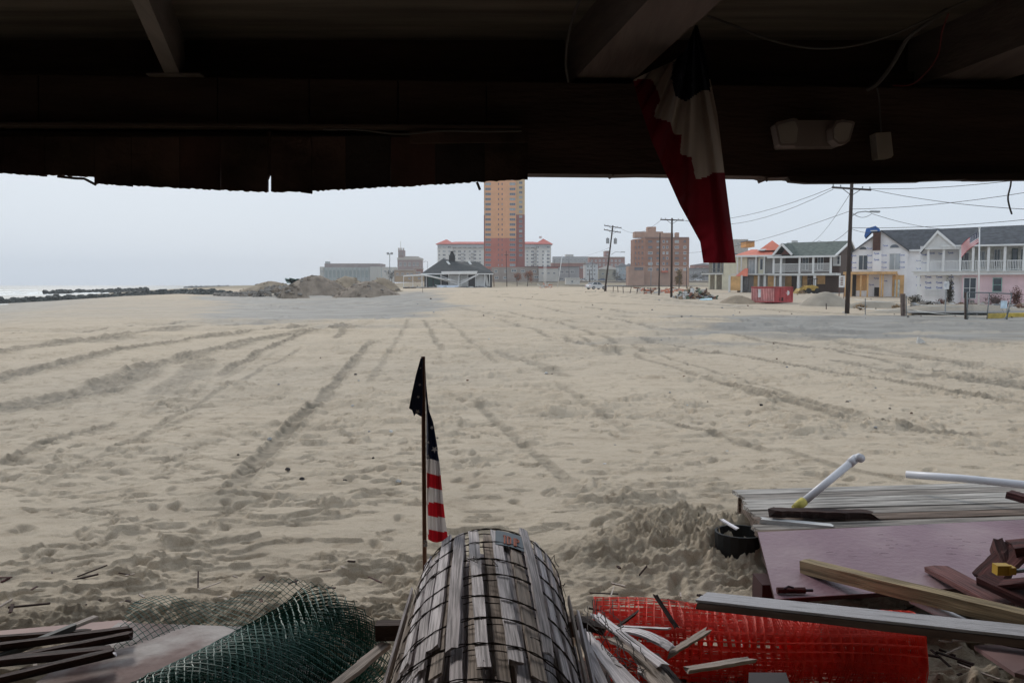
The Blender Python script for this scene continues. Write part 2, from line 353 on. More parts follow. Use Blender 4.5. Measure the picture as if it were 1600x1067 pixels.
# sea
def water(name, x0, x1, y0, y1, z, col, bs, rough=.12):
    mb = MB(); mb.add([(x0, y0, z), (x1, y0, z), (x1, y1, z), (x0, y1, z)], [(0, 1, 2, 3)])
    m = mat(name+'_surface', col, rough, .15, .05, 1., bs, (1, 1, 1), spec=.12, bdist=.25)
    mb.mat(m); o = mb.build(name); return struct(o)
water('sea', -3200, -20, -50, 3400, SEA, (.15, .175, .18), .08, .5)
# surf: low foaming ridges along the shore
foam = mat('foam', (.75, .78, .78), .7, .1, 2., .4, 8.)
for (a, bq, wd, hh) in (([(-90, 459.5), (0, 459.3), (60, 459), (140, 458.6), (205, 459.2)], 0, 2.2, .5), ([(-90, 456.6), (10, 456.8), (70, 456.4), (95, 456.2)], 0, 2.4, .5), ([(240, 452.5), (330, 450.6), (420, 448.2)], 0, 3, .4), ([(-60, 453.5), (-10, 453.6), (60, 453.2)], 0, 2.5, .35),([(-90, 461.3), (0, 461), (70, 460.8), (110, 460.4)], 0, 1.6, .3)):
    mb = MB().mat(foam); P = [G(x, y, SEA) for x, y in a]; Q = []
    for i in range(len(P)-1):
        for k in range(14): Q.append(P[i].lerp(P[i+1], k/14))
    Q.append(P[-1]); vs = []
    for i, p in enumerate(Q):
        r = random.uniform(.3, 1)*(1 if 0 < i < len(Q)-1 else .1)
        vs += [(p.x, p.y-wd*r*1.6+random.uniform(-1, 1), SEA-.05), (p.x, p.y-wd*.3*r, SEA+hh*r*.8), (p.x, p.y+wd*.3*r, SEA+hh*r), (p.x, p.y+wd*r, SEA-.05)]
    mb.add(vs, [(i*4+k, i*4+4+k, i*4+5+k, i*4+1+k) for i in range(len(Q)-1) for k in range(3)])
    o = mb.build('surf', smooth=True); struct(o)
# ================================================================ FAR TOWN
glass = mat('dark_glass', (.05, .065, .08), .15, .3, 1., spec=.6)
glass_far = mat('far_glass', (.10, .12, .15), .3, .5, .4, spec=.5)
wfr = mat('grey_window_frame', (.30, .30, .31), .6)
glass_pale = mat('curtained_glass', (.35, .38, .40), .4, .3, .5)
white = mat('white_paint', (.74, .74, .73), .6, .05, 1.)
offw = mat('off_white_trim', (.62, .62, .60), .6, .08, 1.)
_wc = {}
def far_window(w, h, frame, pane, mull=0):
    k = (round(w, 2), round(h, 2), frame.name, pane.name, mull)
    if k in _wc: return _wc[k]
    mb = MB(); f = min(w, h)*.12
    mb.mat(frame).bb(-w/2, w/2, -.10, 0, -h/2, -h/2+f).bb(-w/2, w/2, -.10, 0, h/2-f, h/2).bb(-w/2, -w/2+f, -.10, 0, -h/2+f, h/2-f).bb(w/2-f, w/2, -.10, 0, -h/2+f, h/2-f)
    for i in range(mull): x = -w/2+w*(i+1)/(mull+1); mb.bb(x-f*.4, x+f*.4, -.09, 0, -h/2+f, h/2-f)
    mb.mat(pane).bb(-w/2+f, w/2-f, -.04, 0, -h/2+f, h/2-f)
    _wc[k] = mb.mesh('window'); return _wc[k]
def fw(root, px, py, d, wpx, hpx, frame, pane, mull=0):
    s = d/F; p = W(px, py, d); p.y = d-.003
    return inst('window', far_window(wpx*s, hpx*s, frame, pane, mull), root, p)
def pane_choice(): return glass_far if random.random() < .82 else glass_pale
# ---- the tall tower
d = 440
org = W(788, 436, d); org.z = gz(org.x, org.y)
tower = thing('apartment_tower', 'tall orange and brick red apartment tower rising behind the dark roofed pavilion', 'tower', org)
red = mat('red_brick_panels', (.46, .14, .10), .85, .08, .3); orange = mat('orange_brick_panels', (.72, .36, .18), .85, .06, .3)
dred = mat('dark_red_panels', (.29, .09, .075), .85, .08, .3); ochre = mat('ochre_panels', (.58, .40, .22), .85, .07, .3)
mb = MB().mat(red).pb(757.5, 806.5, 372, 440, d, 22); mb.build('lower_wall', tower)['label'] = 'brick red lower wall'
mb = MB().mat(orange).pb(757.5, 806.5, 205, 372, d, 22); mb.build('upper_wall', tower)['label'] = 'orange upper wall'
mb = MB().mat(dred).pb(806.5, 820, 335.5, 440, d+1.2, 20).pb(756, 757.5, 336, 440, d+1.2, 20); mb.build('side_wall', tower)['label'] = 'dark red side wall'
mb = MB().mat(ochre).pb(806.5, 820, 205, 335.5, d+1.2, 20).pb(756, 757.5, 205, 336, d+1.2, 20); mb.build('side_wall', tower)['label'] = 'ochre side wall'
MB().mat(ochre).pb(756, 820, 203, 205, d-.3, 22).build('parapet', tower)
for k in range(-9, 18):
    y = 270+(71+31.6*k)/4
    for x, wd, ml in ((762.7, 8.5, 2), (779, 1.6, 0), (784.6, 1.6, 0), (800.8, 9, 2)):
        if y < 270 and x > 770 and x < 790: continue
        fw(tower, x, y, d, wd, 4.0 if wd > 3 else 3.2, dred if wd < 3 else wfr, pane_choice(), ml)
    if y+3 < 415: fw(tower, 813.6, 270+(63+30.2*k)/4, d+1.2, 5.2, 4, wfr, pane_choice(), 1)
pod = mat('podium_stone', (.30, .25, .22), .9, .1, .3)
MB().mat(pod).pb(768, 855, 417.5, 441, d-6, 5.9).build('podium', tower)
MB().mat(mat('podium_dark', (.16, .09, .08), .9)).pb(820, 875, 416.2, 417.4, d-6.5, 6).build('podium_cornice', tower)
for x, y, wd in ((775, 424, 5), (790, 424, 4), (803, 423, 8), (817, 423.5, 6), (776, 434, 6), (789, 434, 5), (805, 433, 5), (835, 424, 6), (846, 424, 5), (838, 433, 7)): fw(tower, x, y, d-6, wd, 4, offw, glass_far, 1)
# ---- long white apartment block with a red roof, seen on both sides of the tower
d = 600
org = W(770, 438, d); org.z = gz(org.x, org.y)
apt = thing('apartment_block', 'long white apartment block with red hipped roof behind the tower', 'building', org)
awall = mat('pale_stucco', (.66, .65, .62), .85, .07, .2); abal = mat('grey_stucco', (.40, .41, .43), .85, .06, .2)  # white stucco walls, grey stucco for balconies and top band
rroof = mat('red_roof_tiles', (.50, .10, .075), .8, .1, .3)
MB().mat(awall).pb(684, 860, 382.5, 440, d, 24).build('wall', apt)
def hip(mb, x0, x1, ye, yr, d, t, ov=1.5, ri=None, run=None):
    a = W(x0, ye, d); b = W(x1, ye, d); r = W((x0+x1)/2, yr, d).z; k = run if run is not None else min(t/2, (b.x-a.x)/2)
    vs = [(a.x-ov, d-ov, a.z), (b.x+ov, d-ov, a.z), (b.x+ov, d+t+ov, a.z), (a.x-ov, d+t+ov, a.z), (a.x+k, d+t/2, r), (b.x-k, d+t/2, r)]
    mb.add(vs, [(0, 1, 5, 4), (1, 2, 5), (2, 3, 4, 5), (3, 0, 4), (3, 2, 1, 0)]); return mb
hip(MB().mat(rroof), 684, 860, 381.5, 376.6, d, 24).build('roof', apt)
for x0, x1, yp in ((683, 708, 372.8), (838, 861.5, 371.5)):
    MB().mat(awall).pb(x0+.5, x1-.5, 382.5, 440, d-1.6, 1.59).build('end_bay', apt); hip(MB().mat(rroof), x0, x1, 381.6, yp, d-1.8, 25, 1.2, run=5.5).build('roof', apt)
MB().mat(offw).pb(842.5, 846.5, 369.3, 372.5, d+11, 2).build('cupola', apt)
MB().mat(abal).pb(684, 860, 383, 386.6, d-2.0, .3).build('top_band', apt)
for r in range(9):
    y = 387.5+5.55*r
    if r == 0: y = 386.2
    for i, x in enumerate([686.5, 694, 702, 710.5, 718, 726, 734, 742, 750, 824, 832, 840, 848.5, 856.5]):
        dd = d-1.6 if (x < 708 or x > 838) else d
        if r > 5 and 700 < x < 760: pass
        fw(apt, x, y, dd-.45 if r == 0 and dd < d else dd, (4.8 if i % 3 == 1 else 3.0) if r else 5.2, 3.1, offw, pane_choice(), 1)
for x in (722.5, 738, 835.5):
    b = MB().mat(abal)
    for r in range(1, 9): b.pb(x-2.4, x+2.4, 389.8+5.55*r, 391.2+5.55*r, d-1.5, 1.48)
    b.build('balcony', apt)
# ---- casino hall and convention hall on the far boardwalk
d = 900
org = W(546, 432, d); org.z = gz(org.x, org.y)
hall = thing('boardwalk_hall', 'long low hall with brown roof band and pale green colonnade beyond the dirt mounds', 'hall', org)
gstone = mat('grey_green_stucco', (.30, .345, .335), .85, .1, .1); droof = mat('brown_roof_band', (.20, .145, .14), .85, .1, .1)
MB().mat(gstone).pb(506, 594, 418, 441, d, 40).build('wall', hall)
MB().mat(droof).pb(507, 594, 411.8, 418, d+1, 38).build('roof', hall)
MB().mat(gstone).pb(508, 513, 408.6, 412, d+3, 10).build('turret', hall)
MB().mat(mat('buff_stucco', (.42, .41, .37), .85)).pb(499.5, 506, 417, 441, d+2, 20).build('annex', hall); MB().mat(mat('buff_stucco', (0, 0, 0))).pb(578, 594.5, 416.8, 441, d-4, 3.9).build('annex', hall)
dg = mat('teal_glazing', (.10, .16, .17), .3, .3, .1)
for i in range(11):
    x = 510+6.3*i; fw(hall, x, 428, d, 4.6, 13, gstone, dg, 2)
for x in (501.5, 504.5): fw(hall, x, 424, d+2, 1.6, 4, offw, glass_far)
for i in range(12): MB().mat(gstone).pb(506.6+6.3*i, 507.4+6.3*i, 417.5, 441, d-1, .99).build('column', hall)
d = 820
org = W(638, 430, d); org.z = gz(org.x, org.y)
th = thing('brick_theatre', 'brown brick hall with a twin topped square tower left of the tall tower', 'building', org)
bb_ = mat('purple_brown_brick', (.23, .15, .14), .9, .1, .1); cs = mat('cream_stone', (.42, .38, .34), .9, .1, .1)
MB().mat(bb_).pb(621, 656, 406, 441, d, 30).build('wall', th)
MB().mat(cs).pb(620.5, 656.5, 402.6, 406, d-.5, 31).build('cornice', th)
MB().mat(bb_).pb(622, 631, 391, 402.6, d-.6, 12).build('tower', th)
for x in (622, 625.3, 629): MB().mat(cs).pb(x, x+2, 387.5, 391, d-.6, 3).build('pinnacle', th)
MB().mat(cs).pb(625.6, 626.2, 377, 387.5, d+3, .5).build('spire', th)
for x in (624.6, 628.4): fw(th, x, 396, d-.6, 1.6, 5, cs, glass_far)
for x in (626, 633, 640, 647, 652.5): fw(th, x, 413, d, 4.2, 6.5, cs, glass_far, 1)
MB().mat(cs).pb(631, 653, 400.6, 402.6, d+2, 14).build('attic', th)
_n = [0]
def lowbuilding(lbl, x0, x1, yt, d, wall, roofm=None, yb=441, wins=(), t=14, wsz=(4, 3), roofh=1.2, name='low_building', flat=True, mull=1):
    o = W((x0+x1)/2, yb, d); o.z = min(gz(o.x, o.y), o.z+2)
    r = thing(name, lbl, 'building', o)
    MB().mat(wall).pb(x0, x1, yt, yb, d, t).build('wall', r)
    if roofm:
        if flat: MB().mat(roofm).pb(x0-.4, x1+.4, yt-roofh, yt, d-.4, t+.8).build('roof', r)
        else: hip(MB().mat(roofm), x0, x1, yt, yt-roofh, d, t, .5).build('roof', r)
    for x, y in wins: fw(r, x, y, d, wsz[0], wsz[1], offw, glass_far, mull)
    return r
tanw = mat('tan_block', (.36, .27, .20), .9, .1, .2); palew = mat('pale_block', (.50, .48, .45), .9, .1, .2); grw = mat('grey_block', (.33, .34, .36), .9, .1, .2)
bred = mat('dull_red_brick', (.27, .13, .11), .9, .15, .2); drf = mat('dark_roof_sheet', (.10, .10, .11), .8)
lowbuilding('pale low block between the colonnade hall and the brick theatre', 597, 618, 418.5, 700, palew, offw, wins=[(602, 424), (609, 424), (615, 424)])
lowbuilding('low tan block with red stripe in front of the brick theatre', 616, 646, 422.5, 520, tanw, cs, wins=[(621, 428), (629, 428), (637, 428), (643, 428)])
lowbuilding('dull red brick block right of the tan block', 646, 658, 420, 560, bred, cs, wins=[(650, 426), (655, 426)])
lowbuilding('long tan shed low behind the pavilion', 618, 700, 431.5, 470, mat('ochre_block', (.42, .30, .18), .9), cs, yb=440, wins=[(640, 435), (655, 435)])
lowbuilding('buff shop with a red roof edge right of the tall tower', 842, 872, 419, 430, palew, mat('red_edge', (.36, .08, .07), .8), yb=440, wins=[(848, 427), (857, 427), (866, 427)])
lowbuilding('long grey office block far behind the white masts', 864, 920, 401, 700, grw, None, wins=[(868+6*i, 406+6*j) for i in range(9) for j in range(4)], wsz=(3.6, 2.6))
lowbuilding('small grey roof block above the far office block', 884, 896, 397.6, 715, palew, None)
lowbuilding('dull red brick terrace with a corner tower behind the leaning pole', 921, 976, 402.5, 640, bred, cs, wins=[(925+6.2*i, 407.5+6.5*j) for i in range(8) for j in range(3)], wsz=(3, 3.4))
lowbuilding('narrow red brick tower on the terrace', 946, 952, 393, 650, bred, cs, yb=404, wins=[(949, 397.5)], wsz=(2, 3))
lowbuilding('low red brick shops under the office block', 862, 916, 411.5, 560, bred, cs, wins=[(867+7*i, 418) for i in range(7)])
lowbuilding('grey glass fronted hall low behind the parked cars', 856, 905, 417.5, 500, grw, drf, wins=[(862+8*i, 425) for i in range(5)], wsz=(6, 5))
lowbuilding('white three storey house with gable left of the leaning pole', 915, 934, 413, 470, mat('white_siding_far', (.58, .60, .62), .8), drf, wins=[(918.5+5.2*i, 416.5+6*j) for i in range(3) for j in range(3)], wsz=(2.8, 3), flat=False, roofh=4.5)
lowbuilding('beige house with a low roof right of the leaning pole', 936, 968, 421, 480, mat('beige_siding', (.42, .39, .32), .85), mat('beige_roof', (.30, .28, .25), .85), wins=[(942, 428), (950, 428), (960, 428)], flat=False, roofh=7)
lowbuilding('blue grey gabled house beside the brick apartment building', 967, 981, 416, 460, mat('blue_siding', (.33, .38, .42), .85), drf, wins=[(971, 421), (977, 421), (974, 430)], wsz=(2.6, 3.4), flat=False, roofh=6)
lowbuilding('grey gabled house tucked against the brick apartment building', 980, 990, 416, 490, grw, drf, wins=[(985, 422)], wsz=(2.6, 3.4), flat=False, roofh=5)
lowbuilding('distant grey house row right of the brick apartment building', 1074, 1108, 420, 520, mat('far_grey_house', (.24, .24, .25), .9), drf, yb=440, wins=[(1080+7*i, 426) for i in range(4)])
lowbuilding('low red house far right of the brick apartment building', 1085, 1120, 414, 560, bred, drf, wins=[(1090, 420), (1100, 420), (1110, 420)], flat=False, roofh=3)
lowbuilding('white block roof far behind the striped bunting', 1140, 1168, 374, 230, mat('grey_flat_wall', (.40, .38, .36), .9), None, yb=430, wins=[(1153, 381), (1160, 381)], wsz=(3, 4), t=8)
lowbuilding('grey rooftop box with an orange panel behind the red roofed house', 1166, 1179, 377.5, 215, mat('orange_panel', (.55, .26, .08), .8), drf, yb=386, t=5)
lowbuilding('small white utility hut on the tan bank', 884, 906, 434.5, 300, mat('hut_white', (.60, .58, .55), .8), offw, yb=444.2, wins=[(894, 440)], wsz=(3, 4), t=4, roofh=.6)
# ---- brick apartment building
d = 330
org = W(1040, 441, d); org.z = gz(org.x, org.y)
br = thing('brick_apartment_building', 'six storey orange brick apartment building with stepped roof behind the utility poles', 'building', org)
obr = mat('orange_brick', (.33, .165, .11), .9, .12, .4); obl = mat('pale_orange_brick', (.42, .26, .19), .9, .1, .4); trim = mat('stone_trim', (.26, .17, .14), .9)
MB().mat(obr).pb(1008, 1076, 372, 446, d, 16).build('wall', br)
a = W(990, 372, d+9); b_ = W(1008, 372, d); zb = gz(org.x, d)-1
MB().mat(obr).prism([(a.x, d+9, zb), (b_.x, d, zb), (b_.x, d, b_.z), (a.x, d+9, b_.z)], (0, 8, 0)).build('side_wall', br)
MB().mat(trim).pb(1007.6, 1076.6, 370.6, 372, d-.5, 17).build('cornice', br)
MB().mat(obl).pb(992, 1036, 362, 371, d+10, 6).pb(1012, 1025, 354.5, 362, d+11, 4).pb(1036, 1052, 364, 371, d+10, 5).pb(1056, 1061, 363.5, 371, d+9, 3).build('rooftop_storey', br)
MB().mat(obl).pb(1007.5, 1076.5, 416.5, 446, d-.3, .298).build('ground_storey', br)
for j, y in enumerate((377.5, 386.5, 395.5, 403.5, 412, 421)):
    for x, wd, ml in ((1016, 7, 2), (1028, 5, 1), (1037, 3.2, 0), (1042.5, 3.2, 0), (1057.5, 6.5, 2), (1070, 4.4, 1)):
        fw(br, x, y, d if y < 416 else d-.3, wd, 4.2, offw if random.random() < .5 else trim, pane_choice(), ml)
    for k, (x, dd) in enumerate(((993.5, 7.2), (998.5, 4.7), (1004, 1.9))):
        p = W(x, y, d+dd); inst('window', far_window(.8, 1.1, trim, glass_far, 0), br, p-Vector((.1, .12, 0)), Matrix.Rotation(math.atan2(9, a.x-b_.x)+math.pi, 4, 'Z'))
MB().mat(obl).pb(982, 1007, 416, 446, d-3, 7).build('annex', br)
fw(br, 998, 420, d-3, 14, 5, trim, glass_far, 4)
MB().mat(mat('orange_awning', (.50, .12, .06), .7)).pb(1034, 1044, 423, 426, d-1.8, 1.4).build('awning', br)
# ---- lake edge and parked cars
wl_ = MB().mat(mat('lake_wall', (.13, .115, .11), .9, .2, .3))
p0 = W(905, 444, 424.5); p1 = W(1110, 444, 424.5); wl_.bb(p0.x, p1.x, 423.8, 425.2, .5, 3.55)
one('seawall', wl_, 'long dark seawall at the far side of the narrow lake', 'seawall')
water('lake', W(925, 444, 268).x, W(1125, 444, 268).x, 268, 423.7, 1.62, (.2, .2, .2), .1, .12)
CARC = [('white', (.62, .63, .65)), ('silver', (.38, .40, .42)), ('dark', (.05, .055, .065)), ('grey', (.18, .19, .2)), ('blue', (.10, .14, .22))]
tyre = mat('tyre_rubber', (.02, .02, .02), .85); lampm = mat('red_lamp', (.4, .02, .02), .4)
def car_meshes(col):
    b = MB().mat(mat('car_paint_'+col[0], col[1], .3, .03, 1., spec=.5))
    L, w = 4.4, 1.76
    prof = [(-2.2, .35), (-2.22, .72), (-2.05, .95), (-1.35, .98), (1.0, .93), (2.0, .8), (2.2, .6), (2.2, .32), (1.75, .28), (1.68, .55), (1.3, .62), (.95, .55), (.88, .26), (-.92, .26), (-1.0, .55), (-1.35, .62), (-1.7, .55), (-1.78, .3)]
    b.prism([(x, -w/2, z) for x, z in prof], (0, w, 0))
    cab = [(-1.75, .96), (-1.25, 1.38), (-.2, 1.43), (.35, 1.36), (1.05, .94)]
    b2 = MB().mat(glass)
    vs = [(x, s*(w/2-.06-(z-.95)*.42), z) for s in (-1, 1) for x, z in cab]
    b2.add(vs, [(0, 1, 2, 3, 4), (9, 8, 7, 6, 5), (0, 5, 6, 1), (1, 6, 7, 2), (2, 7, 8, 3), (3, 8, 9, 4)])
    b3 = MB().mat(mat('car_paint_'+col[0], col[1])); b3.bb(-1.2, .3, -.6, .6, 1.40, 1.455)
    for s in (-1, 1): b3.beam((-.35, s*.84, .95), (-.35, s*.66, 1.42), .07, .05); b3.beam((-1.72, s*.83, .96), (-1.2, s*.66, 1.40), .07, .06); b3.beam((1.0, s*.83, .95), (.33, s*.66, 1.38), .05, .05)
    wh = MB().mat(tyre).tube([(0, -.11, 0), (0, .11, 0)], .32, 14); wh.mat(mat('wheel_rim', (.4, .4, .42), .4, metal=.6)).tube([(0, -.115, 0), (0, .115, 0)], .2, 10)
    lp = MB().mat(lampm).bb(-2.24, -2.1, -.12, .12, .68, .84)
    hl = MB().mat(glass_pale).bb(2.05, 2.19, -.14, .14, .58, .7)
    return [b.mesh('body'), b2.mesh('windows'), b3.mesh('roof'), wh.mesh('wheel'), lp.mesh('tail_light'), hl.mesh('headlight')]
CM = {c[0]: car_meshes(c) for c in CARC}
def car(colname, x, y, rz, label, group=None):
    r = thing('parked_car', label, 'car', (x, y, gz(x, y)), group); r.rotation_euler.z = rz
    me = CM[colname]
    for k, nm in enumerate(('body', 'windows', 'roof')):
        o = bpy.data.objects.new(nm, me[k]); C.objects.link(o); o.parent = r
    for sx in (-1.35, 1.32):
        for sy in (-.78, .78): o = bpy.data.objects.new('wheel', me[3]); C.objects.link(o); o.parent = r; o.location = (sx, sy, .32)
    for sy in (-.66, .66):
        o = bpy.data.objects.new('tail_light', me[4]); C.objects.link(o); o.parent = r; o.location = (0, sy, 0)
        o = bpy.data.objects.new('headlight', me[5]); C.objects.link(o); o.parent = r; o.location = (0, sy, 0)
    return r
p = W(931.5, 450, 166); car('white', p.x, p.y, math.radians(35), 'white sedan parked on the sand left of the leaning utility pole')
for px, cn, lb in ((846, 'dark', 'dark car parked right of the white masts foot'), (866, 'white', 'white car leftmost in the far parking row'), (878, 'silver', 'silver car second in the far parking row'), (912, 'white', 'white car parked above the utility hut'), (926, 'silver', 'silver car parked left of the leaning pole on the far street'), (940, 'blue', 'blue car just left of the leaning pole on the far street'), (968, 'dark', 'dark car parked before the blue grey house'), (978, 'grey', 'grey car parked against the brick annex'), (1072, 'silver', 'silver car parked right of the brick apartment building'), (1090, 'white', 'white car parked at the right end of the far street')):
    p = W(px, 440, 452); car(cn, p.x, p.y, random.choice([0, math.pi])+random.gauss(0, .08), lb, 'cars parked along the far street')
# ---- dark roofed pavilion, half collapsed
d = 224
org = W(700, 449, d); org.z = gz(org.x, org.y)
pv = thing('beach_pavilion', 'storm wrecked beach pavilion with dark hipped roof and collapsed white porch', 'pavilion', org)
shg = mat('charcoal_shingles', (.055, .06, .062), .85, .2, 1., .4, 6.)
s = d/F
def P3(px, py, dd=0): return W(px, py, d+dd)
mb = MB().mat(shg)
e0 = P3(657.5, 427.8, -1); e1 = P3(771, 426.5, -1); a0 = P3(692.5, 404.5, 8); a1 = P3(722, 405.5, 8); a2 = P3(747.5, 409, 7); v1 = P3(735, 409.5, 8)
z = e0.z; t = 16
mb.add([e0, e1, (e1.x, d+t, z), (e0.x, d+t, z), (a0.x, d+7, a0.z), (a1.x, d+7, v1.z), (a2.x, d+7, a2.z)], [(0, 1, 6, 5, 4), (1, 2, 6), (2, 3, 4, 5, 6), (3, 0, 4), (3, 2, 1, 0)])
rf = mb.build('roof', pv)
MB().mat(mat('black_cupola', (.02, .022, .025), .7)).pb(701.5, 710.5, 399, 409, d+5, 1.6).pb(703.2, 709.2, 396, 399, d+5, 1.4).tube([P3(706.2, 396, 5.7), P3(706.2, 392.5, 5.7)], .42, 8).build('chimney', rf)
for x in (700.5, 734): 
    MB().mat(offw).prism([P3(x-3.5, 409, 3.4), P3(x, 408.6, 3.4), P3(x+3.5, 413.6, 2.0), P3(x+.5, 414, 2.0)], (0, -.25, .12)).build('skylight', rf)
MB().mat(white).pb(657.5, 771, 427.3, 429, d-1.3, .25).build('eave_board', pv)
MB().mat(white).prism([P3(689.5, 424.2, -1.9), P3(746, 423.6, -1.9), P3(745, 427.6, -1.9), P3(690, 428.6, -1.9)], (0, .3, 0)).build('lifted_fascia', pv)
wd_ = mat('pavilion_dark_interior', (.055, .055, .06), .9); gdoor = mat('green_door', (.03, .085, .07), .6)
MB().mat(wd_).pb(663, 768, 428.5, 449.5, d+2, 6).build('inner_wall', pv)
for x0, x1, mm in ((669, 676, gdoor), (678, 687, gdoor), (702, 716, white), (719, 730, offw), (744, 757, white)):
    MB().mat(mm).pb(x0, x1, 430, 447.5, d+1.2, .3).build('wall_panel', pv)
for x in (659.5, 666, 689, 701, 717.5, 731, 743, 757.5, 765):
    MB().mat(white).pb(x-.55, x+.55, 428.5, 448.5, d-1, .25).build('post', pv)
MB().mat(mat('weathered_post', (.25, .18, .13), .9)).prism([P3(769.5, 427, -1.2), P3(771, 427, -1.2), P3(773, 448, -1.2), P3(771.2, 448, -1.2)], (0, .3, 0)).build('leaning_board', pv)
MB().mat(offw).prism([P3(757, 430, .2), P3(761, 430, .2), P3(764, 447, .2), P3(760, 447, .2)], (0, .2, 0)).build('leaning_panel', pv)
for a, b2, r in (((660, 428.8), (717, 444.5), .16), ((664, 431), (705, 438), .12), ((716, 445.5), (747, 429), .2), ((719, 440), (744, 430), .1), ((717, 430), (716.5, 446), .12), ((688, 431), (716, 441), .1)):
    MB().mat(white).beam(P3(*a, -1.6), P3(*b2, -1.7), r, r*1.3).build('fallen_beam', pv)
MB().mat(white).prism([P3(630, 430.6, -2.5), P3(660, 428.2, -2.5), P3(700, 436.8, -3), P3(704, 439, -3), P3(661, 430.6, -2.5), P3(631, 432.2, -2.5)], (0, 1.6, .05)).build('porch_roof', pv)
for x in (630.5, 645, 659): MB().mat(white).pb(x-.45, x+.45, 431, 449, d-2.3, .2).build('porch_post', pv)
MB().mat(mat('dark_joists', (.05, .045, .04), .9)).pb(630, 686, 449, 451.2, d-3, 4).pb(716, 762, 449.2, 451.4, d-3, 4).build('deck_frame', pv)
MB().mat(mat('pale_deck', (.45, .44, .43), .8)).pb(629, 688, 448.2, 449, d-3.3, 4.6).pb(715, 763, 448.4, 449.2, d-3.3, 4.6).build('deck', pv)
MB().mat(mat('pale_sheet', (.60, .66, .74), .5)).prism([P3(682, 446.2, -4), P3(717, 446.6, -4), P3(713, 450.6, -4.4), P3(684, 451, -4.4)], (0, .4, .1)).build('fallen_panel', pv)
for i in range(26):
    x = random.uniform(632, 778); y = random.uniform(446, 451)
    m_ = random.choice([white, wd_, offw, tanw, gdoor]); mb = MB().mat(m_); p = P3(x, y, random.uniform(-5, -3)); p.z = gz(p.x, p.y)+random.uniform(.05, .5)
    a = random.uniform(0, 3.1); L = random.uniform(.3, 1.3); v = Vector((math.cos(a), math.sin(a)*.4, random.uniform(-.3, .5)))*L
    mb.beam(p-v, p+v, .2, .12); mb.build('broken_board', pv)
# ---- trees
def leaves(mb, cen, rad, n, size, seedv=0, fill=.55):
    cen = Vector(cen)
    for i in range(n):
        v = Vector((random.gauss(0, 1), random.gauss(0, 1), random.gauss(0, 1))).normalized()*random.uniform(fill, 1.)*random.uniform(.75, 1.08)
        p = cen+Vector((v.x*rad[0], v.y*rad[1], v.z*rad[2])); a = Vector((random.gauss(0, 1), random.gauss(0, 1), random.gauss(0, 1))).normalized()*size*random.uniform(.5, 1.2); b = a.orthogonal().normalized()*size*random.uniform(.3, .7)
        mb.add([p-a, p+b, p+a, p-b], [(0, 1, 2, 3)])
def tree(px, d, ptop, wpx, leafm, label, n=500, group=None, kindn='small_tree', lobes=5, lean=0, bare=False):
    s = d/F; b = W(px, 444, d); b.z = gz(b.x, b.y); top = W(px, ptop, d).z; hgt = top-b.z; r = thing(kindn, label, 'tree', b, group)
    bark = mat('grey_bark', (.12, .095, .08), .9, .2, 5); mb = MB().mat(bark)
    mb.tube([b, b+Vector((lean*.2, 0, hgt*.3)), b+Vector((lean*.6, 0, hgt*.7))], hgt*.028, 7, r2=hgt*.012)
    for i in range(9):
        q = b+Vector((lean*.3, 0, hgt*random.uniform(.25, .6))); e = q+Vector((random.uniform(-1, 1)*wpx*s*.45, random.uniform(-1, 1)*wpx*s*.3, hgt*random.uniform(.15, .4)))
        mb.tube([q, q.lerp(e, .5)+Vector((0, 0, .05*hgt)), e], hgt*.011, 5, r2=hgt*.003)
    mb.build('trunk', r); mc = MB().mat(leafm)
    for i in range(lobes):
        c = b+Vector((random.uniform(-.3, .3)*wpx*s+lean*.5, random.uniform(-.2, .2)*wpx*s, hgt*random.uniform(.2, .82)))
        leaves(mc, c, (wpx*s*.3, wpx*s*.25, hgt*.22), n//lobes, hgt*.045, fill=.1)
    mc.build('crown', r); return r
rust = mat('rusty_leaves', (.25, .095, .045), .9, .35, 3.); brn = mat('brown_leaves', (.19, .125, .055), .9, .35, 3.); dgr = mat('dull_dark_leaves', (.05, .055, .045), .9, .4, 2.)
tree(808, 300, 424, 14, rust, 'left of two rusty brown leaved trees at the foot of the tower', 420)
tree(824, 300, 420.5, 17, rust, 'right of two rusty brown leaved trees at the foot of the tower', 480, lean=1.)
tree(1061, 190, 417.5, 16, brn, 'brown conical tree beside the tall plain utility pole', 700, lobes=7)
tree(965, 455, 420, 18, dgr, 'dark bare looking tree before the beige house', 500)
tree(612, 560, 421, 16, dgr, 'dark tree between the colonnade hall and theatre', 300)
tree(985, 440, 428, 20, dgr, 'dark low tree at the left of the brick annex', 500)
tree(1084, 440, 424, 22, dgr, 'dark tree right of the brick apartment building', 500)
tree(1100, 500, 420, 24, dgr, 'dark tree in front of the low red house', 500)
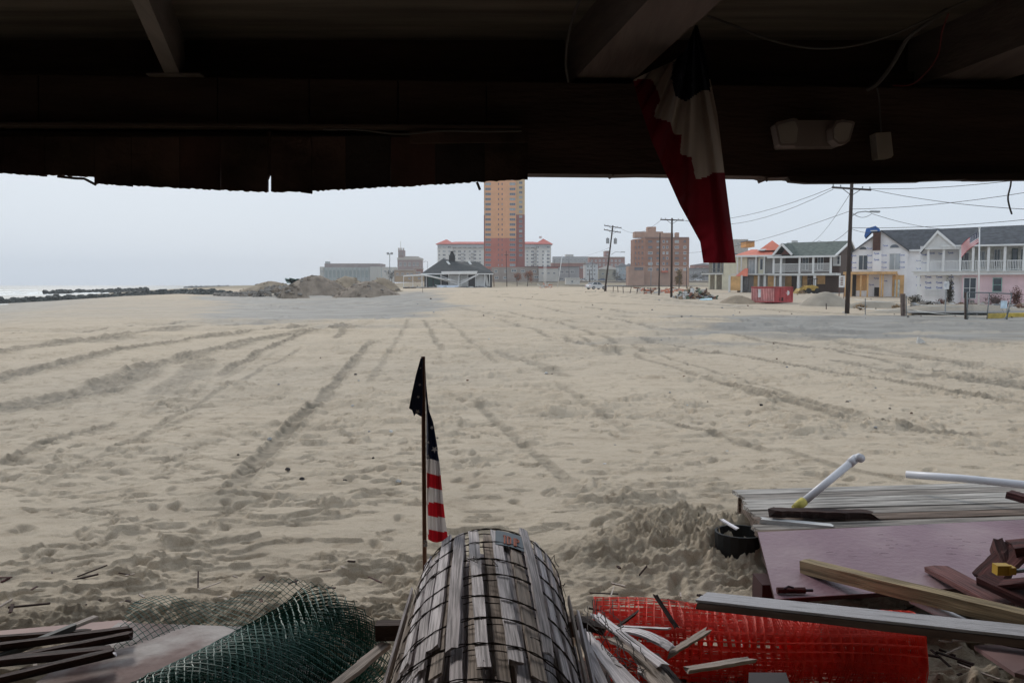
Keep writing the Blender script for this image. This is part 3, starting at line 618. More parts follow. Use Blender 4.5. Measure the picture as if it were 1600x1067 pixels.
# ---- utility poles
pwood = mat('pole_wood', (.05, .035, .03), .9, .25, 2., .5, 10., (4, 4, .4)); gmet = mat('grey_metal', (.30, .31, .32), .5, .1, 2, metal=.5); ins = mat('insulator', (.4, .42, .42), .4)
def upole(label, pb_, pt, d, r, arms=(), trans=(), lamp=None):
    b = W(pb_[0], pb_[1], d); b.z = gz(b.x, b.y)-.1; t = W(pt[0], pt[1], d); root = thing('utility_pole', label, 'utility pole', b)
    MB().mat(pwood).tube([b, b.lerp(t, .5), t], r, 12, r2=r*.7).build('pole', root, smooth=True)
    for (x0, y0, x1, y1) in arms:
        mb = MB().mat(pwood).beam(W(x0, y0, d-.25), W(x1, y1, d-.25), .12, .13); c = MB().mat(pwood)
        mb.build('crossarm', root)
        xm, ym = (x0+x1)/2, (y0+y1)/2; q = t.lerp(b, .09); 
        for k in (.25, .75): c.beam(W(x0+(x1-x0)*k, y0+(y1-y0)*k, d-.2), W(xm, ym+6*(110/d), d-.2), .03, .04)
        c.build('brace', root)
        for k in (.03, .22, .78, .97): p = W(x0+(x1-x0)*k, y0+(y1-y0)*k, d-.25); MB().mat(ins).tube([p+Vector((0, 0, .06)), p+Vector((0, 0, .22))], .05, 7).build('insulator', root)
    for x, y in trans:
        p = W(x, y, d-.1); MB().mat(gmet).tube([p-Vector((0, 0, .45)), p+Vector((0, 0, .45))], .27, 12).tube([p+Vector((0, 0, .45)), p+Vector((0, 0, .6))], .06, 6).build('transformer', root)
    if lamp:
        P = [W(x, y, d) for x, y in lamp]; MB().mat(gmet).tube(P, .04, 6).build('lamp_arm', root)
        e = P[-1]; o = MB().mat(gmet).prism([e+Vector(v) for v in ((-.1, -.12, 0), (.55, -.16, -.02), (.62, 0, 0), (.55, .16, -.02), (-.1, .12, 0))], (0, 0, .12)); o.build('lamp_head', root)
    return root
upole('nearest utility pole with one crossarm and a lamp arm before the white wrapped house', (1323.5, 488), (1331, 285), 61, .17, [(1300, 293, 1361, 297)], [], [(1330.5, 338), (1340, 332), (1352, 330.5), (1362, 332)])
upole('utility pole with one crossarm left of the debris heap', (1049, 466), (1050, 341), 100, .15, [(1032, 343.3, 1068, 344.6)])
upole('leaning utility pole with two crossarms and transformers beside the white sedan', (945, 456), (957.6, 352.5), 140, .16, [(944, 352.5, 971, 356.5), (943.5, 359, 970, 363.5)], [(949.5, 376.5), (961.5, 377)], [(955, 398), (962, 393.5), (971, 394.5)])
upole('thin plain pole without crossarm left of the debris heap', (1029.5, 458), (1031.3, 364), 112, .1)
upole('slim dark pole in front of the tall tower', (792, 448), (791, 392), 250, .12, [(788, 398.2, 794.5, 398)])
def mast(label, pb_, pt, d, r, m_, heads=()):
    b = W(pb_[0], 445, d); b.z = gz(b.x, b.y); root = thing('mast', label, 'mast', b); t = W(pt[0], pt[1], d)
    MB().mat(m_).tube([b, t], r, 8, r2=r*.75).build('pole', root, smooth=True)
    for x, y in heads: p = W(x, y, d); MB().mat(gmet).box(p, (.55, .5, .5)).build('floodlight', root); MB().mat(gmet).beam(p, t, .1, .1).build('bracket', root)
    return root
mast('floodlight pole with two lamp heads above the dirt mounds', (608.5, 450), (609, 397), 200, .11, gmet, [(606.2, 396.2), (612, 396.2)])
mast('left of two white flag masts right of the tall tower', (850.2, 448), (850.2, 398), 240, .12, white); mast('right of two white flag masts right of the tall tower', (852.8, 448), (853, 392), 240, .12, white)
mast('white leaning mast near the parked cars', (871, 446), (878.5, 399), 240, .11, white)
mast('short dark post left of the white sedan', (921, 447), (921.3, 421), 190, .1, pwood)
mast('grey post on the tan bank left of the brick apartment building', (1017, 441), (1017.6, 402), 300, .13, gmet)
mast('short grey pole before the lake at the right', (1072.5, 446), (1072.8, 418), 180, .08, pwood)
for i, (x, y) in enumerate(((889, 404), (914, 408), (925.5, 404), (866, 405))):
    mast(['thin dark pole in front of the far office block middle', 'thin dark pole left of the white three storey house', 'thin dark pole at the red terrace left edge', 'thin dark pole at the office block left edge'][i], (x, 440), (x, y), 450, .14, pwood)
lp = mast('grey street lamp post left of the pavilion roof', (668, 441), (668.2, 408.5), 420, .13, gmet); MB().mat(gmet).tube([W(668.2, 409, 420), W(665, 408.3, 420), W(661, 410, 420)], .1, 5).build('lamp_arm', lp)
# wires
wm = mat('wire_black', (.04, .04, .045), .7)
def wire(label, P, sag, r=.018, m_=wm):
    Q = []
    for i in range(len(P)-1):
        for k in range(13):
            if k == 12 and i < len(P)-2: continue
            f = k/12; q = P[i].lerp(P[i+1], f); q.z -= sag*4*f*(1-f); Q.append(q)
    return one('overhead_wire', MB().mat(m_).tube(Q, r, 5), label, 'wire')
wire('overhead wire on the left end of the near crossarm running off right', [W(1302, 293, 60.7), W(1800, 248, 40)], .6); wire('overhead wire on the right end of the near crossarm', [W(1359, 296, 60.7), W(1800, 330, 42)], .5)
wire('overhead wire below the near crossarm sloping down to the right', [W(1330, 327, 61), W(1800, 262, 45)], .5); wire('lowest wire crossing the sky above the pink house', [W(1330, 356, 61), W(1800, 318, 45)], .4)
wire('wire from the lamp arm down to the dark house roof', [W(1332, 333, 61), W(1362, 334, 62), W(1497, 359, 80)], .3); wire('short wire from the near pole to the wrapped house', [W(1331, 358, 61), W(1368, 362, 101)], .2)
wire('long wire from the near pole back towards the bunting', [W(1328, 330, 61), W(1045, 395, 140)], 1.); wire('second long wire from the near pole leftwards', [W(1302, 293, 60.7), W(1051, 343, 100)], 1.0)
wire('steep wire from near pole crossarm to the green roof', [W(1330, 300, 61), W(1270, 378, 127)], .5); wire('wire from near pole sagging to red roofed house', [W(1329, 357, 61), W(1280, 376, 100), W(1240, 378, 127)], .6)
wire('wire from crossarm pole to the leaning pole', [W(1034, 343, 100), W(969, 356, 139.8)], 1.2); wire('wire from leaning pole left towards the far office block', [W(955, 386, 140), W(890, 400, 400), W(850, 408, 440)], 1.)
wire('upper wire from crossarm pole behind the bunting', [W(1067, 344, 99.7), W(1302, 296, 61)], 1.4)
# ================================================================ BEACH EDGE
rockm = mat('jetty_rock', (.07, .075, .07), .85, .35, .6, .6, 4.); rubm = mat('pale_rubble', (.24, .215, .19), .9, .3, 1., .4, 5.)
def rock(mb, p, r):
    vs = []; 
    for i in range(3):
        for j in range(6):
            a = 2*math.pi*j/6+i*.4; rr = r*(1, 1.05, .6)[i]*random.uniform(.75, 1.2); vs.append((p.x+math.cos(a)*rr, p.y+math.sin(a)*rr, p.z+(-.4, .15, .6)[i]*r*random.uniform(.8, 1.2)))
    fs = [(i*6+j, i*6+(j+1) % 6, (i+1)*6+(j+1) % 6, (i+1)*6+j) for i in range(2) for j in range(6)]+[tuple(12+j for j in range(6))]
    mb.add(vs, fs)
def jetty(label, pts, wd, n, r, m_, z0=SEA):
    mb = MB().mat(m_)
    for i in range(n):
        f = random.random()*(len(pts)-1); k = int(f); p = pts[k].lerp(pts[k+1], f-k); o = random.uniform(-1, 1)
        q = Vector((p.x+random.uniform(-.5, .5), p.y+o*wd, max(p.z, gz(p.x, p.y)-.25)+(1-abs(o))*p_h*random.uniform(.6, 1.1)-.2)); rock(mb, q, r*random.uniform(.6, 1.3))
    return one('rock_jetty', mb, label, 'jetty', kind='stuff')
p_h = 1.0; a = [G(-120, 479, SEA), G(0, 474, SEA), G(200, 469.5, SEA), G(300, 467.5, -.8), G(355, 466, -.4)]
jetty('dark mossy rock jetty running out from the beach, nearest of the three', a, 3.0, 1500, .62, rockm)
p_h = .9; jetty('paler broken end of the nearest rock jetty by the mounds', [G(340, 466, -.3), G(370, 465, -.1), G(392, 463, 0.)], 2., 160, .5, rubm)
p_h = 1.3; jetty('second dark rock jetty further up the beach', [G(74, 459.6, SEA), G(130, 458.2, SEA), G(180, 457, -.9), G(228, 455.2, -.5)], 3, 420, .8, rockm)
p_h = 1.2; jetty('third rock jetty, farthest and faintest near the horizon', [G(290, 449.9, SEA), G(330, 449.0, SEA), G(358, 448.2, -.6)], 5, 260, 1.3, rockm)
def mound(name, label, px, pyb, wpx, pytop, d, m_, elong=.7, asym=0, rgh=.6, n=84, sh=1.7):
    s = d/F; c = W(px, pyb, d); c.z = gz(c.x, c.y)-.25; h = W(px, pytop, d).z-c.z; rx = wpx*s/2; ry = rx*elong; vs = []; fs = []
    off = random.random()*50
    for i in range(n+1):
        for j in range(n+1):
            u, v = -1+2*i/n, -1+2*j/n; q = math.hypot(u-asym*max(0, 1-abs(u))*.5, v); k = max(0, 1-q**sh)
            x = c.x+u*rx*1.05; y = c.y+v*ry*1.05
            nz = float(fbm(np.array(x/1.5+off), np.array(y/1.5), 4))-.5; nz2 = float(fbm(np.array(x/7+off), np.array(y/7), 2))-.5
            vs.append((x, y, c.z+h*k*(1+nz2*.6)+nz*rgh*min(1, k*4)*h*.45-(0 if k > 0 else .3)))
    fs = [(i*(n+1)+j, (i+1)*(n+1)+j, (i+1)*(n+1)+j+1, i*(n+1)+j+1) for i in range(n) for j in range(n)]
    mb = MB().mat(m_); mb.add(vs, fs)
    if name == 'dirt_mound':
        for k in range(80):
            v = random.choice(vs)
            if v[2] > c.z+.25: mb.mat(random.choice([m_, m_, rubm])); rock(mb, Vector((v[0]+random.uniform(-.3, .3), v[1]-.1, v[2]-.03)), random.uniform(.08, .34))
    return one(name, mb, label, 'mound', smooth=False)
dirt = mat('grey_brown_dirt', (.25, .20, .155), .95, .25, .6, .8, 2.5, bdist=.15); dirt2 = mat('light_dirt', (.32, .255, .185), .95, .2, .6, .7, 2.5, bdist=.12); sandm = mat('mound_sand', (.36, .31, .25), .95, .15, .6, .6, 2.5, bdist=.1)
mound('dirt_mound', 'tallest grey dirt mound, left of the floodlight pole', 492, 455, 118, 431, 150, dirt, .8)
mound('dirt_mound', 'broad grey dirt mound nearest the camera below the floodlight pole', 576, 460, 112, 439.5, 128, dirt, .8, sh=1.5)
mound('dirt_mound', 'small rounded grey dirt mound at the left before the tallest mound', 457, 461, 52, 444, 130, dirt, .8)
mound('dirt_mound', 'light brown dirt ridge between the two big grey mounds', 540, 455, 90, 434, 165, dirt2, .6)
mound('dirt_mound', 'light brown dirt heap behind right of the floodlight pole', 598, 452, 60, 435, 160, dirt2, .6)
mound('dirt_mound', 'low tan dune left of the mounds carrying rubble', 425, 457, 110, 441, 170, dirt2, .6, rgh=.2)
mound('sand_mound', 'pale sand mound with tracks beside the red dumpster', 1290, 474, 88, 457.5, 76, sandm, .8, rgh=.25)
mound('sand_mound', 'grey sand mound left of the red dumpster', 1152, 471, 66, 455.5, 84, dirt2, .8)
mound('sand_mound', 'low sand bank in front of the pink house', 1490, 489, 300, 472, 62, sandm, .25, rgh=.2)
mound('sand_mound', 'low sand bank along the white wrapped house', 1370, 480, 130, 470, 72, sandm, .3, rgh=.2)
mb = MB()
for i in range(150):
    px = random.uniform(372, 470); d = random.uniform(132, 160); p = W(px, 450, d); p.z = gz(p.x, p.y)+random.uniform(.0, 1.9)*sstep(372, 430, px)*.8
    mb.mat(rubm if random.random() < .8 else dirt); rock(mb, p, random.uniform(.2, .7))
one('rubble_pile', mb, 'pale concrete rubble scattered left of the grey dirt mounds', 'rubble', kind='stuff')
mb = MB(); 
for i in range(26):
    p = W(random.uniform(449, 480), 440, 158); p.z = W(460, random.uniform(436.5, 442), 158).z; mb.mat(random.choice([mat('dark_green_tarp', (.02, .07, .05), .6), mat('dark_green_tarp', (0, 0, 0)), mat('pale_green_junk', (.35, .45, .43), .6)])); mb.beam(p, p+Vector((random.uniform(-1.5, 1.5), 0, random.uniform(-.3, .3))), .5, .4)
one('junk_heap', mb, 'dark green and pale junk lying on top of the mounds', 'junk', kind='stuff')
# ================================================================ HOUSES
def lap(name, col, pitch=.18, strength=.5, rough=.75):
    if name in bpy.data.materials: return bpy.data.materials[name]
    m = mat(name, col, rough, .08, 1.); n = m.node_tree; wv = n.nodes.new('ShaderNodeTexWave'); wv.bands_direction = 'Z'; wv.wave_profile = 'SAW'
    wv.inputs['Scale'].default_value = .314/pitch; tc = n.nodes.new('ShaderNodeTexCoord'); n.links.new(tc.outputs['Object'], wv.inputs[0])
    bp = n.nodes.new('ShaderNodeBump'); bp.inputs['Strength'].default_value = strength; bp.inputs['Distance'].default_value = .03; n.links.new(wv.outputs['Fac'], bp.inputs['Height']); n.links.new(bp.outputs[0], n.nodes['Principled BSDF'].inputs['Normal']); return m
ply = mat('plywood_sheet', (.62, .38, .17), .8, .15, 1.2); wrap = mat('house_wrap', (.82, .81, .82), .55, .05, 1., .3, 3.); bluep = mat('wrap_print_blue', (.10, .16, .42), .6, .1)
pinkw = lap('pink_siding', (.78, .57, .60)); browns = lap('brown_siding', (.075, .045, .035)); creams = lap('cream_siding', (.66, .62, .48)); greys = lap('grey_siding', (.32, .31, .30)); whites = lap('white_siding', (.70, .70, .69))
shg2 = mat('dark_slate_shingles', (.075, .08, .09), .9, .25, 2., .5, 5.); gshg = mat('green_grey_shingles', (.105, .125, .11), .9, .25, 2., .5, 5.); tiles = mat('salmon_metal_roof', (.66, .19, .12), .6, .1, 1.)
bare = mat('bare_lumber', (.58, .36, .17), .8, .15, 2.)
def hwin(root, x0, x1, y0, y1, d, frame=white, pane=glass, mull=1, cross=0):
    a = W(x0, y0, d); b = W(x1, y1, d); f = .07; fr = MB().mat(frame); X0, X1, Z0, Z1 = a.x, b.x, b.z, a.z; yf = d-.05
    fr.bb(X0, X1, yf, d, Z1-f, Z1).bb(X0, X1, yf, d, Z0, Z0+f).bb(X0, X0+f, yf, d, Z0+f, Z1-f).bb(X1-f, X1, yf, d, Z0+f, Z1-f)
    for i in range(mull): x = X0+(X1-X0)*(i+1)/(mull+1); fr.bb(x-.03, x+.03, yf+.01, d, Z0+f, Z1-f)
    for i in range(cross): z = Z0+(Z1-Z0)*(i+1)/(cross+1); fr.bb(X0+f, X1-f, yf+.02, d, z-.02, z+.02)
    w_ = fr.build('window', root); MB().mat(pane).bb(X0+f, X1-f, d-.02, d, Z0+f, Z1-f).build('pane', w_); return w_
def rail(root, x0, x1, yt, yb, d, m_=white, step=.14, name='balcony_railing', posts=True):
    a = W(x0, yt, d); b = W(x1, yb, d); mb = MB().mat(m_); mb.bb(a.x, b.x, d-.03, d+.03, a.z-.07, a.z).bb(a.x, b.x, d-.025, d+.025, b.z, b.z+.06)
    n = max(1, int(abs(b.x-a.x)/step))
    for i in range(n): x = a.x+(b.x-a.x)*(i+.5)/n; mb.bb(x-.025, x+.025, d-.015, d+.015, b.z+.06, a.z-.07)
    mb.build(name, root)
def post(root, px, y0, y1, d, wpx=1.6, m_=white, name='post'):
    t = wpx*d/F; MB().mat(m_).pb(px-wpx/2, px+wpx/2, y0, y1, d, t).build(name, root)
# -- pink and white two storey house (right)
d = 76; org = W(1520, 474, d); org.z = gz(org.x, org.y)
ho = thing('balcony_house', 'pink two storey house with long white upper balcony and dark slate roof at the right', 'house', org)
bz = org.z-.3
def wall(root, x0, x1, y0, y1, d, t, m_, name='wall'):
    a = W(x0, y0, d); b = W(x1, y1, d); z1 = b.z if y1 < 9999 else bz; return MB().mat(m_).bb(a.x, b.x, d, d+t, z1, a.z).build(name, root)
GB = 476
a = W(1503, 476, d); 
MB().mat(pinkw).bb(W(1503, 440, d).x, W(1680, 440, d).x, d, d+9, bz, W(1500, 429, d).z).build('lower_wall', ho)
MB().mat(wrap).bb(W(1416, 440, d+2).x, W(1503, 440, d).x-.01, d+.6, d+9, bz, W(1500, 429, d).z).build('wrapped_wall', ho)
MB().mat(mat('cream_upper_wall', (.56, .54, .49), .8)).bb(W(1484, 440, d+1.6).x, W(1680, 440, d).x, d+1.6, d+9, W(1500, 428.5, d).z, W(1500, 382, d).z).build('upper_wall', ho)
MB().mat(wrap).bb(W(1416, 440, d+2).x, W(1484, 440, d+1.6).x-.01, d+1.61, d+9, W(1500, 428.5, d).z, W(1500, 382, d).z).build('wrapped_wall', ho)
MB().mat(white).pb(1430, 1680, 424.5, 429.4, d-.6, 2.8).build('balcony_floor', ho)
MB().mat(offw).pb(1428, 1680, 423.2, 424.6, d-.75, 3).build('balcony_edge', ho)
# roof
mb = MB().mat(shg2); e0 = W(1478, 383.2, d-.9); e1 = W(1690, 383, d-.9); r0 = W(1434, 356.5, d+4.5); r1 = W(1690, 352.5, d+4.5)
mb.add([e0, e1, r1, r0, (e1.x, d+10, e1.z), (e0.x, d+10, e0.z)], [(0, 1, 2, 3), (3, 2, 4, 5), (0, 3, 5), (1, 4, 2), (0, 5, 4, 1)]); mb.build('roof', ho)
MB().mat(white).pb(1478, 1690, 382.4, 385, d-1.0, .2).build('eave_board', ho)
# gable over the balcony
g0 = W(1444.5, 391, d-1.1); g1 = W(1504, 383.5, d-1.1); gp = W(1474.5, 358.5, d-1.1); g0b = Vector((g0.x, d-1.1, g1.z-.2))
mb = MB().mat(whites); mb.prism([W(1450, 386.5, d-.9), W(1499, 386.5, d-.9), W(1474.5, 361, d-.9)], (0, 1.6, 0)); mb.build('gable', ho)
mb = MB().mat(shg2); y1 = 6
for s_, e in ((-1, g0), (1, g1)): mb.prism([e, gp, gp+Vector((0, 0, -.14)), e+Vector((0, 0, -.14))], (0, y1, 0))
mb.build('gable_roof', ho)
mb = MB().mat(white)
for e in (g0, g1): mb.prism([e+Vector((0, -.03, .02)), gp+Vector((0, -.03, .04)), gp+Vector((0, -.03, -.26)), e+Vector((0, -.03, -.24))], (0, .12, 0))
mb.build('gable_trim', ho)
MB().mat(white).pb(1452, 1508, 386.4, 388.4, d-.95, .3).build('porch_beam', ho)
for px in (1455, 1480, 1507, 1527, 1551, 1576, 1605): post(ho, px, 386, 424.5, d-.7, 2.6)
for x0, x1 in ((1432, 1454), (1457, 1479), (1482, 1505.5), (1509, 1525.5), (1529, 1549.5), (1553, 1574), (1578, 1604), (1607, 1640)): rail(ho, x0, x1, 407, 422, d-.6)
for x0, x1, y0, y1 in ((1483, 1499, 394, 423), (1513, 1524, 392.5, 418), (1538, 1547, 390, 418), (1578, 1596, 390, 424)): hwin(ho, x0, x1, y0, y1, d+1.6, offw, glass if x0 != 1513 else glass_pale, 1)
hwin(ho, 1565, 1573, 390, 423, d+1.6, mat('dark_green_door', (.03, .06, .05), .5), glass, 0)
hwin(ho, 1505.5, 1525, 433.5, 467, d, white, glass, 1, 1); hwin(ho, 1551, 1564.5, 434, 456, d, mat('green_trim', (.25, .42, .38), .6), glass, 0, 1); hwin(ho, 1602, 1620, 434, 460, d, white, glass, 1)
post(ho, 1437, 429, 476, d-.5, 3.2); post(ho, 1476, 429, 476, d+.35, 2.6, offw)
rail(ho, 1439, 1468, 452.5, 463, d+.4, name='porch_railing')
# -- printed marks on the house wrap
def wrap_text(root, pts, d, hpx, text='Tyvek'):
    cu = bpy.data.curves.new('print', 'FONT'); cu.body = text; cu.size = hpx*d/F*1.35; cu.align_x = 'CENTER'; cu.resolution_u = 2; cu.offset = .006; cu.extrude = .002
    tmp = bpy.data.objects.new('tmp', cu); C.objects.link(tmp); bpy.context.view_layer.update()
    me = bpy.data.meshes.new_from_object(tmp.evaluated_get(bpy.context.evaluated_depsgraph_get())); bpy.data.objects.remove(tmp); me.materials.clear(); me.materials.append(bluep); me.name = 'wrap_print'
    for x, y in pts: p = W(x, y, d-.012); inst('wrap_print', me, root, p, Matrix.Rotation(math.pi/2, 4, 'X'))
wrap_text(ho, [(1427+13*i, y) for i, y in ((0, 408), (0, 420), (0, 434), (0, 447))], d+.6, 2.6); wrap_text(ho, [(1443+18*i, y) for i in range(3) for y in (434, 443, 451)], d+.6, 3.2); wrap_text(ho, [(1427, 398), (1427, 411), (1440, 396), (1455, 397), (1470, 396)], d+1.61, 2.8)
def turn(o, deg, u): k = 1/(math.cos(math.radians(deg))+u*math.sin(math.radians(deg))); o.rotation_euler.z = -math.radians(deg); o.scale.x = k
turn(ho, 29, .558)
# -- white wrapped house under construction
d = 102; org = W(1385, 464, d); org.z = gz(org.x, org.y); bz = org.z-.3
ho = thing('wrapped_house', 'white wrapped house under repair with tall dark chimney and blue tarp', 'house', org)
L_, R_ = W(1331, 400, d), W(1418, 400, d); pk = W(1377, 361, d); el = W(1331, 392, d).z; er = W(1418, 390, d).z
MB().mat(wrap).prism([(L_.x, d, bz), (R_.x, d, bz), (R_.x, d, er), (pk.x, d, pk.z), (L_.x, d, el)], (0, 10, 0)).build('front_wall', ho)
mb = MB().mat(shg2)
mb.prism([(L_.x-.5, d-.4, el-.35), (pk.x, d-.4, pk.z+.12), (pk.x, d-.4, pk.z-.05), (L_.x-.5, d-.4, el-.52)], (0, 11, 0)); mb.prism([(R_.x+.15, d-.4, er-.1), (pk.x, d-.4, pk.z+.12), (pk.x, d-.4, pk.z-.05), (R_.x+.15, d-.4, er-.28)], (0, 11, 0)); mb.build('roof', ho)
mb = MB().mat(shg2); a = W(1352, 359.8, d+4.5); b = W(1500, 359.8, d+4.5); c1 = W(1535, 390.5, d+.2); c0 = W(1416, 390.5, d+.2)
mb.add([c0, c1, (c1.x, d+4.5, b.z), (a.x, d+4.5, a.z), (c1.x, d+9, c1.z), (a.x, d+9, c0.z)], [(0, 1, 2, 3), (3, 2, 4, 5), (1, 4, 2)]); mb.build('wing_roof', ho)
MB().mat(wrap).bb(R_.x+.01, c1.x-.2, d+.5, d+8.5, bz, c0.z-.02).build('wing_wall', ho)
MB().mat(white).bb(c0.x, c1.x, d+.05, d+.2, c0.z-.25, c0.z-.01).build('gutter', ho)
MB().mat(mat('dark_brick_flue', (.09, .045, .035), .9, .2, 3)).pb(1367.5, 1379, 363, 391, d-.6, .7).build('chimney', ho)
MB().mat(wrap).pb(1366.5, 1379.5, 391, 424, d-.45, .44).build('chimney_box', ho)
MB().mat(mat('blue_tarp', (.03, .12, .38), .6, .2, 1.)).prism([W(1354, 368, d-.7), W(1357, 356.5, d-.7), W(1372, 352.5, d-.7), W(1379, 358, d-.7), W(1379, 361, d-.7), W(1366, 361.5, d-.7), W(1356, 371, d-.7)], (0, 3.5, 0)).build('tarp', ho)
MB().mat(offw).pb(1364, 1375, 359.3, 360.8, d-.75, 3).build('chimney_cap', ho)
hwin(ho, 1341, 1355.5, 398, 422, d, white, glass, 1); hwin(ho, 1389.5, 1406.5, 396, 422, d, white, glass_pale, 1)
for xc, rr in ((1348.5, 7), (1398, 8.5)):
    y = 390 if xc < 1360 else 388; pts = [W(xc+rr*math.cos(t), y-rr*.75*math.sin(t), d-.06) for t in [math.pi*k/10 for k in range(11)]]; w_ = MB().mat(white).prism(pts, (0, .06, 0)).build('window', ho); w_['label'] = 'half round upper window'
    pts = [W(xc+rr*.82*math.cos(t), y-.6-rr*.6*math.sin(t), d-.075) for t in [math.pi*k/10 for k in range(11)]]; MB().mat(glass_far).prism(pts, (0, .03, 0)).build('pane', w_)
MB().mat(bare).pb(1330, 1416, 424.3, 428.4, d-2.4, 2.38).build('porch_roof', ho)
for x in (1332, 1342, 1357, 1368, 1388, 1392, 1414): post(ho, x, 428, 464, d-2.2, 1.6, bare)
[MB().mat(ply).pb(a_, b_, 430, c_, d-.08, .07).build('plywood_cover', ho) for a_, b_, c_ in ((1338, 1356, 454), (1395, 1412, 463))]
MB().mat(mat('pale_door', (.55, .60, .58), .6)).pb(1399, 1406, 437, 463, d-.16, .07).build('door', ho)
MB().mat(mat('doorway_dark', (.03, .025, .02), .9)).pb(1369, 1379, 449, 463, d-.52, .06).build('doorway', ho); MB().mat(mat('doorway_dark', (0, 0, 0))).pb(1332, 1337, 429, 463, d-.1, .09).build('doorway', ho)
wrap_text(ho, [(x, y) for x in (1336, 1361, 1384, 1412) for y in (400, 411, 419)]+[(1361, 389), (1386, 385), (1372, 397), (1372, 407), (1372, 436), (1385, 440), (1364, 446)], d-.46, 2.6)
turn(ho, 24, .45)
# -- brown house with the white railing
d = 127; org = W(1268, 458, d); org.z = gz(org.x, org.y); bz = org.z-.3
ho = thing('brown_house', 'dark brown two storey house with green grey roof and white balcony railing', 'house', org)
X0, X1 = W(1204, 440, d).x, W(1306, 440, d).x; zt = W(1250, 399, d).z; zf = W(1250, 427, d).z; xr = W(1306, 440, d).x
MB().mat(browns).prism([(X0, d+2, bz), (X1, d+2, bz), (xr, d+11, bz), (X0, d+11, bz)], (0, 0, zt-bz)).build('wall', ho)
mid = (X1, d+6.5, W(1300, 379, d+5).z); zr = mid[2]
MB().mat(browns).add([(X1, d+2, zt), (xr, d+11, zt), mid, (X1-.1, d+2, zt), (xr-.1, d+11, zt), (mid[0]-.1, mid[1], zr)], [(0, 1, 2), (3, 5, 4), (0, 2, 5, 3), (1, 4, 5, 2)]).build('gable_wall', ho)
ef0 = Vector((X0-.4, d-1.2, zt-.15)); ef1 = Vector((X1+.1, d-1.2, zt-.15)); rg0 = Vector((W(1195, 380, d+5).x, d+6.3, zr+.12)); rg1 = Vector((mid[0]+.7, d+6.3, zr+.16)); eb1 = Vector((xr+.7, d+12, zt-.1)); eb0 = Vector((X0-.4, d+12, zt-.1))
mb = MB().mat(gshg); mb.add([ef0, ef1, rg1, rg0, eb1, eb0], [(0, 1, 2, 3), (3, 2, 4, 5), (0, 3, 5)]); mb.build('roof', ho)
mb = MB().mat(white); mb.beam(ef0-Vector((0, .1, .08)), ef1-Vector((0, .1, .08)), .16, .28); mb.beam(ef1, rg1, .2, .28); mb.beam(rg1, eb1, .2, .28); mb.build('eave_board', ho)
gp = W(1229.5, 380.5, d-1.4); ga = W(1215, 397.5, d-1.4); gb = W(1246, 397.5, d-1.4)
mb = MB().mat(white); mb.beam(ga, gp, .3, .3); mb.beam(gp, gb, .3, .3); mb.build('gable_trim', ho)
MB().mat(gshg).prism([ga+Vector((0, 0, .16)), gp+Vector((0, 0, .18)), gb+Vector((0, 0, .16)), gb, gp, ga], (0, 6, 0)).build('gable_roof', ho)
MB().mat(mat('terracotta_gable', (.16, .06, .045), .9)).prism([W(1223, 397, d-.6), W(1240, 397, d-.6), W(1231, 386, d-.6)], (0, .2, 0)).build('gable', ho)
MB().mat(offw).bb(X0-.3, X1+.2, d-1.2, d+2, zf-.35, zf).build('balcony_floor', ho)
for x in (1214, 1226, 1256, 1277.5, 1304.5): post(ho, x, 399.5, 427, d-1.1, 2.4)
for x0, x1 in ((1212, 1225), (1228, 1254), (1258.5, 1276.5), (1279, 1303.5)): rail(ho, x0, x1, 411.5, 424.5, d-1.1, step=.13)
for x0, x1, y0 in ((1241, 1251, 402), (1265, 1274, 402)): hwin(ho, x0, x1, y0, 422, d+2, white, glass, 1)
MB().mat(whites).pb(1290, 1301, 400, 416, d+1.8, .15).build('wall_panel', ho); hwin(ho, 1296, 1300.5, 401, 414, d+1.78, white, glass, 0, 1)
for x in (1225, 1254, 1279.5): post(ho, x, 430, 458, d-1.1, 3)
for x0, x1, y0, y1 in ((1214, 1224, 431, 457), (1242, 1249, 430, 457), (1261, 1277, 431, 444)): MB().mat(ply).pb(x0, x1, y0, y1, d+1.9, .08).build('plywood_cover', ho)
MB().mat(mat('pale_door', (.55, .6, .58))).pb(1233, 1240, 431, 455, d+1.9, .08).build('door', ho)
MB().mat(offw).pb(1240, 1338, 457.5, 460, d-1.3, .5).build('sill_beam', ho)
turn(ho, 34, .364)
# -- red roofed house
d = 131; org = W(1180, 457, d); org.z = gz(org.x, org.y); bz = org.z-.3
ho = thing('red_roofed_house', 'beige house with salmon red hipped roof left of the brown house', 'house', org)
MB().mat(greys).bb(W(1152, 440, d).x, W(1226, 440, d).x, d, d+9, bz, W(1180, 401, d).z).build('wall', ho)
[MB().mat(creams).pb(a_, b_, 402, 428, d-.25, .24).build('wall_panel', ho) for a_, b_ in ((1153, 1168), (1186, 1195))]
hip(MB().mat(tiles), 1152, 1222, 398.8, 388, d-.5, 9.5, .3, run=2.2).build('roof', ho)
hip(MB().mat(tiles), 1180, 1222, 391.5, 375, d+1.5, 6, 0, run=2.1).build('roof', ho)
MB().mat(white).pb(1150, 1224, 398.6, 401.5, d-.95, .2).build('eave_board', ho)
MB().mat(offw).prism([W(1181, 392, d+.6), W(1192, 392, d+.6), W(1194, 390.6, d+1.2), W(1184, 390.6, d+1.2)], (0, 0, .12)).build('skylight', ho)
hwin(ho, 1170, 1180, 406, 428, d, white, glass_pale, 1); hwin(ho, 1188, 1193, 404, 422, d-.25, white, glass, 0)
for x in (1155, 1161, 1184, 1197): post(ho, x, 401, 428, d-.9, 1.5, offw)
MB().mat(offw).pb(1146, 1212, 427.8, 429.6, d-1.2, 1.2).build('balcony_floor', ho)
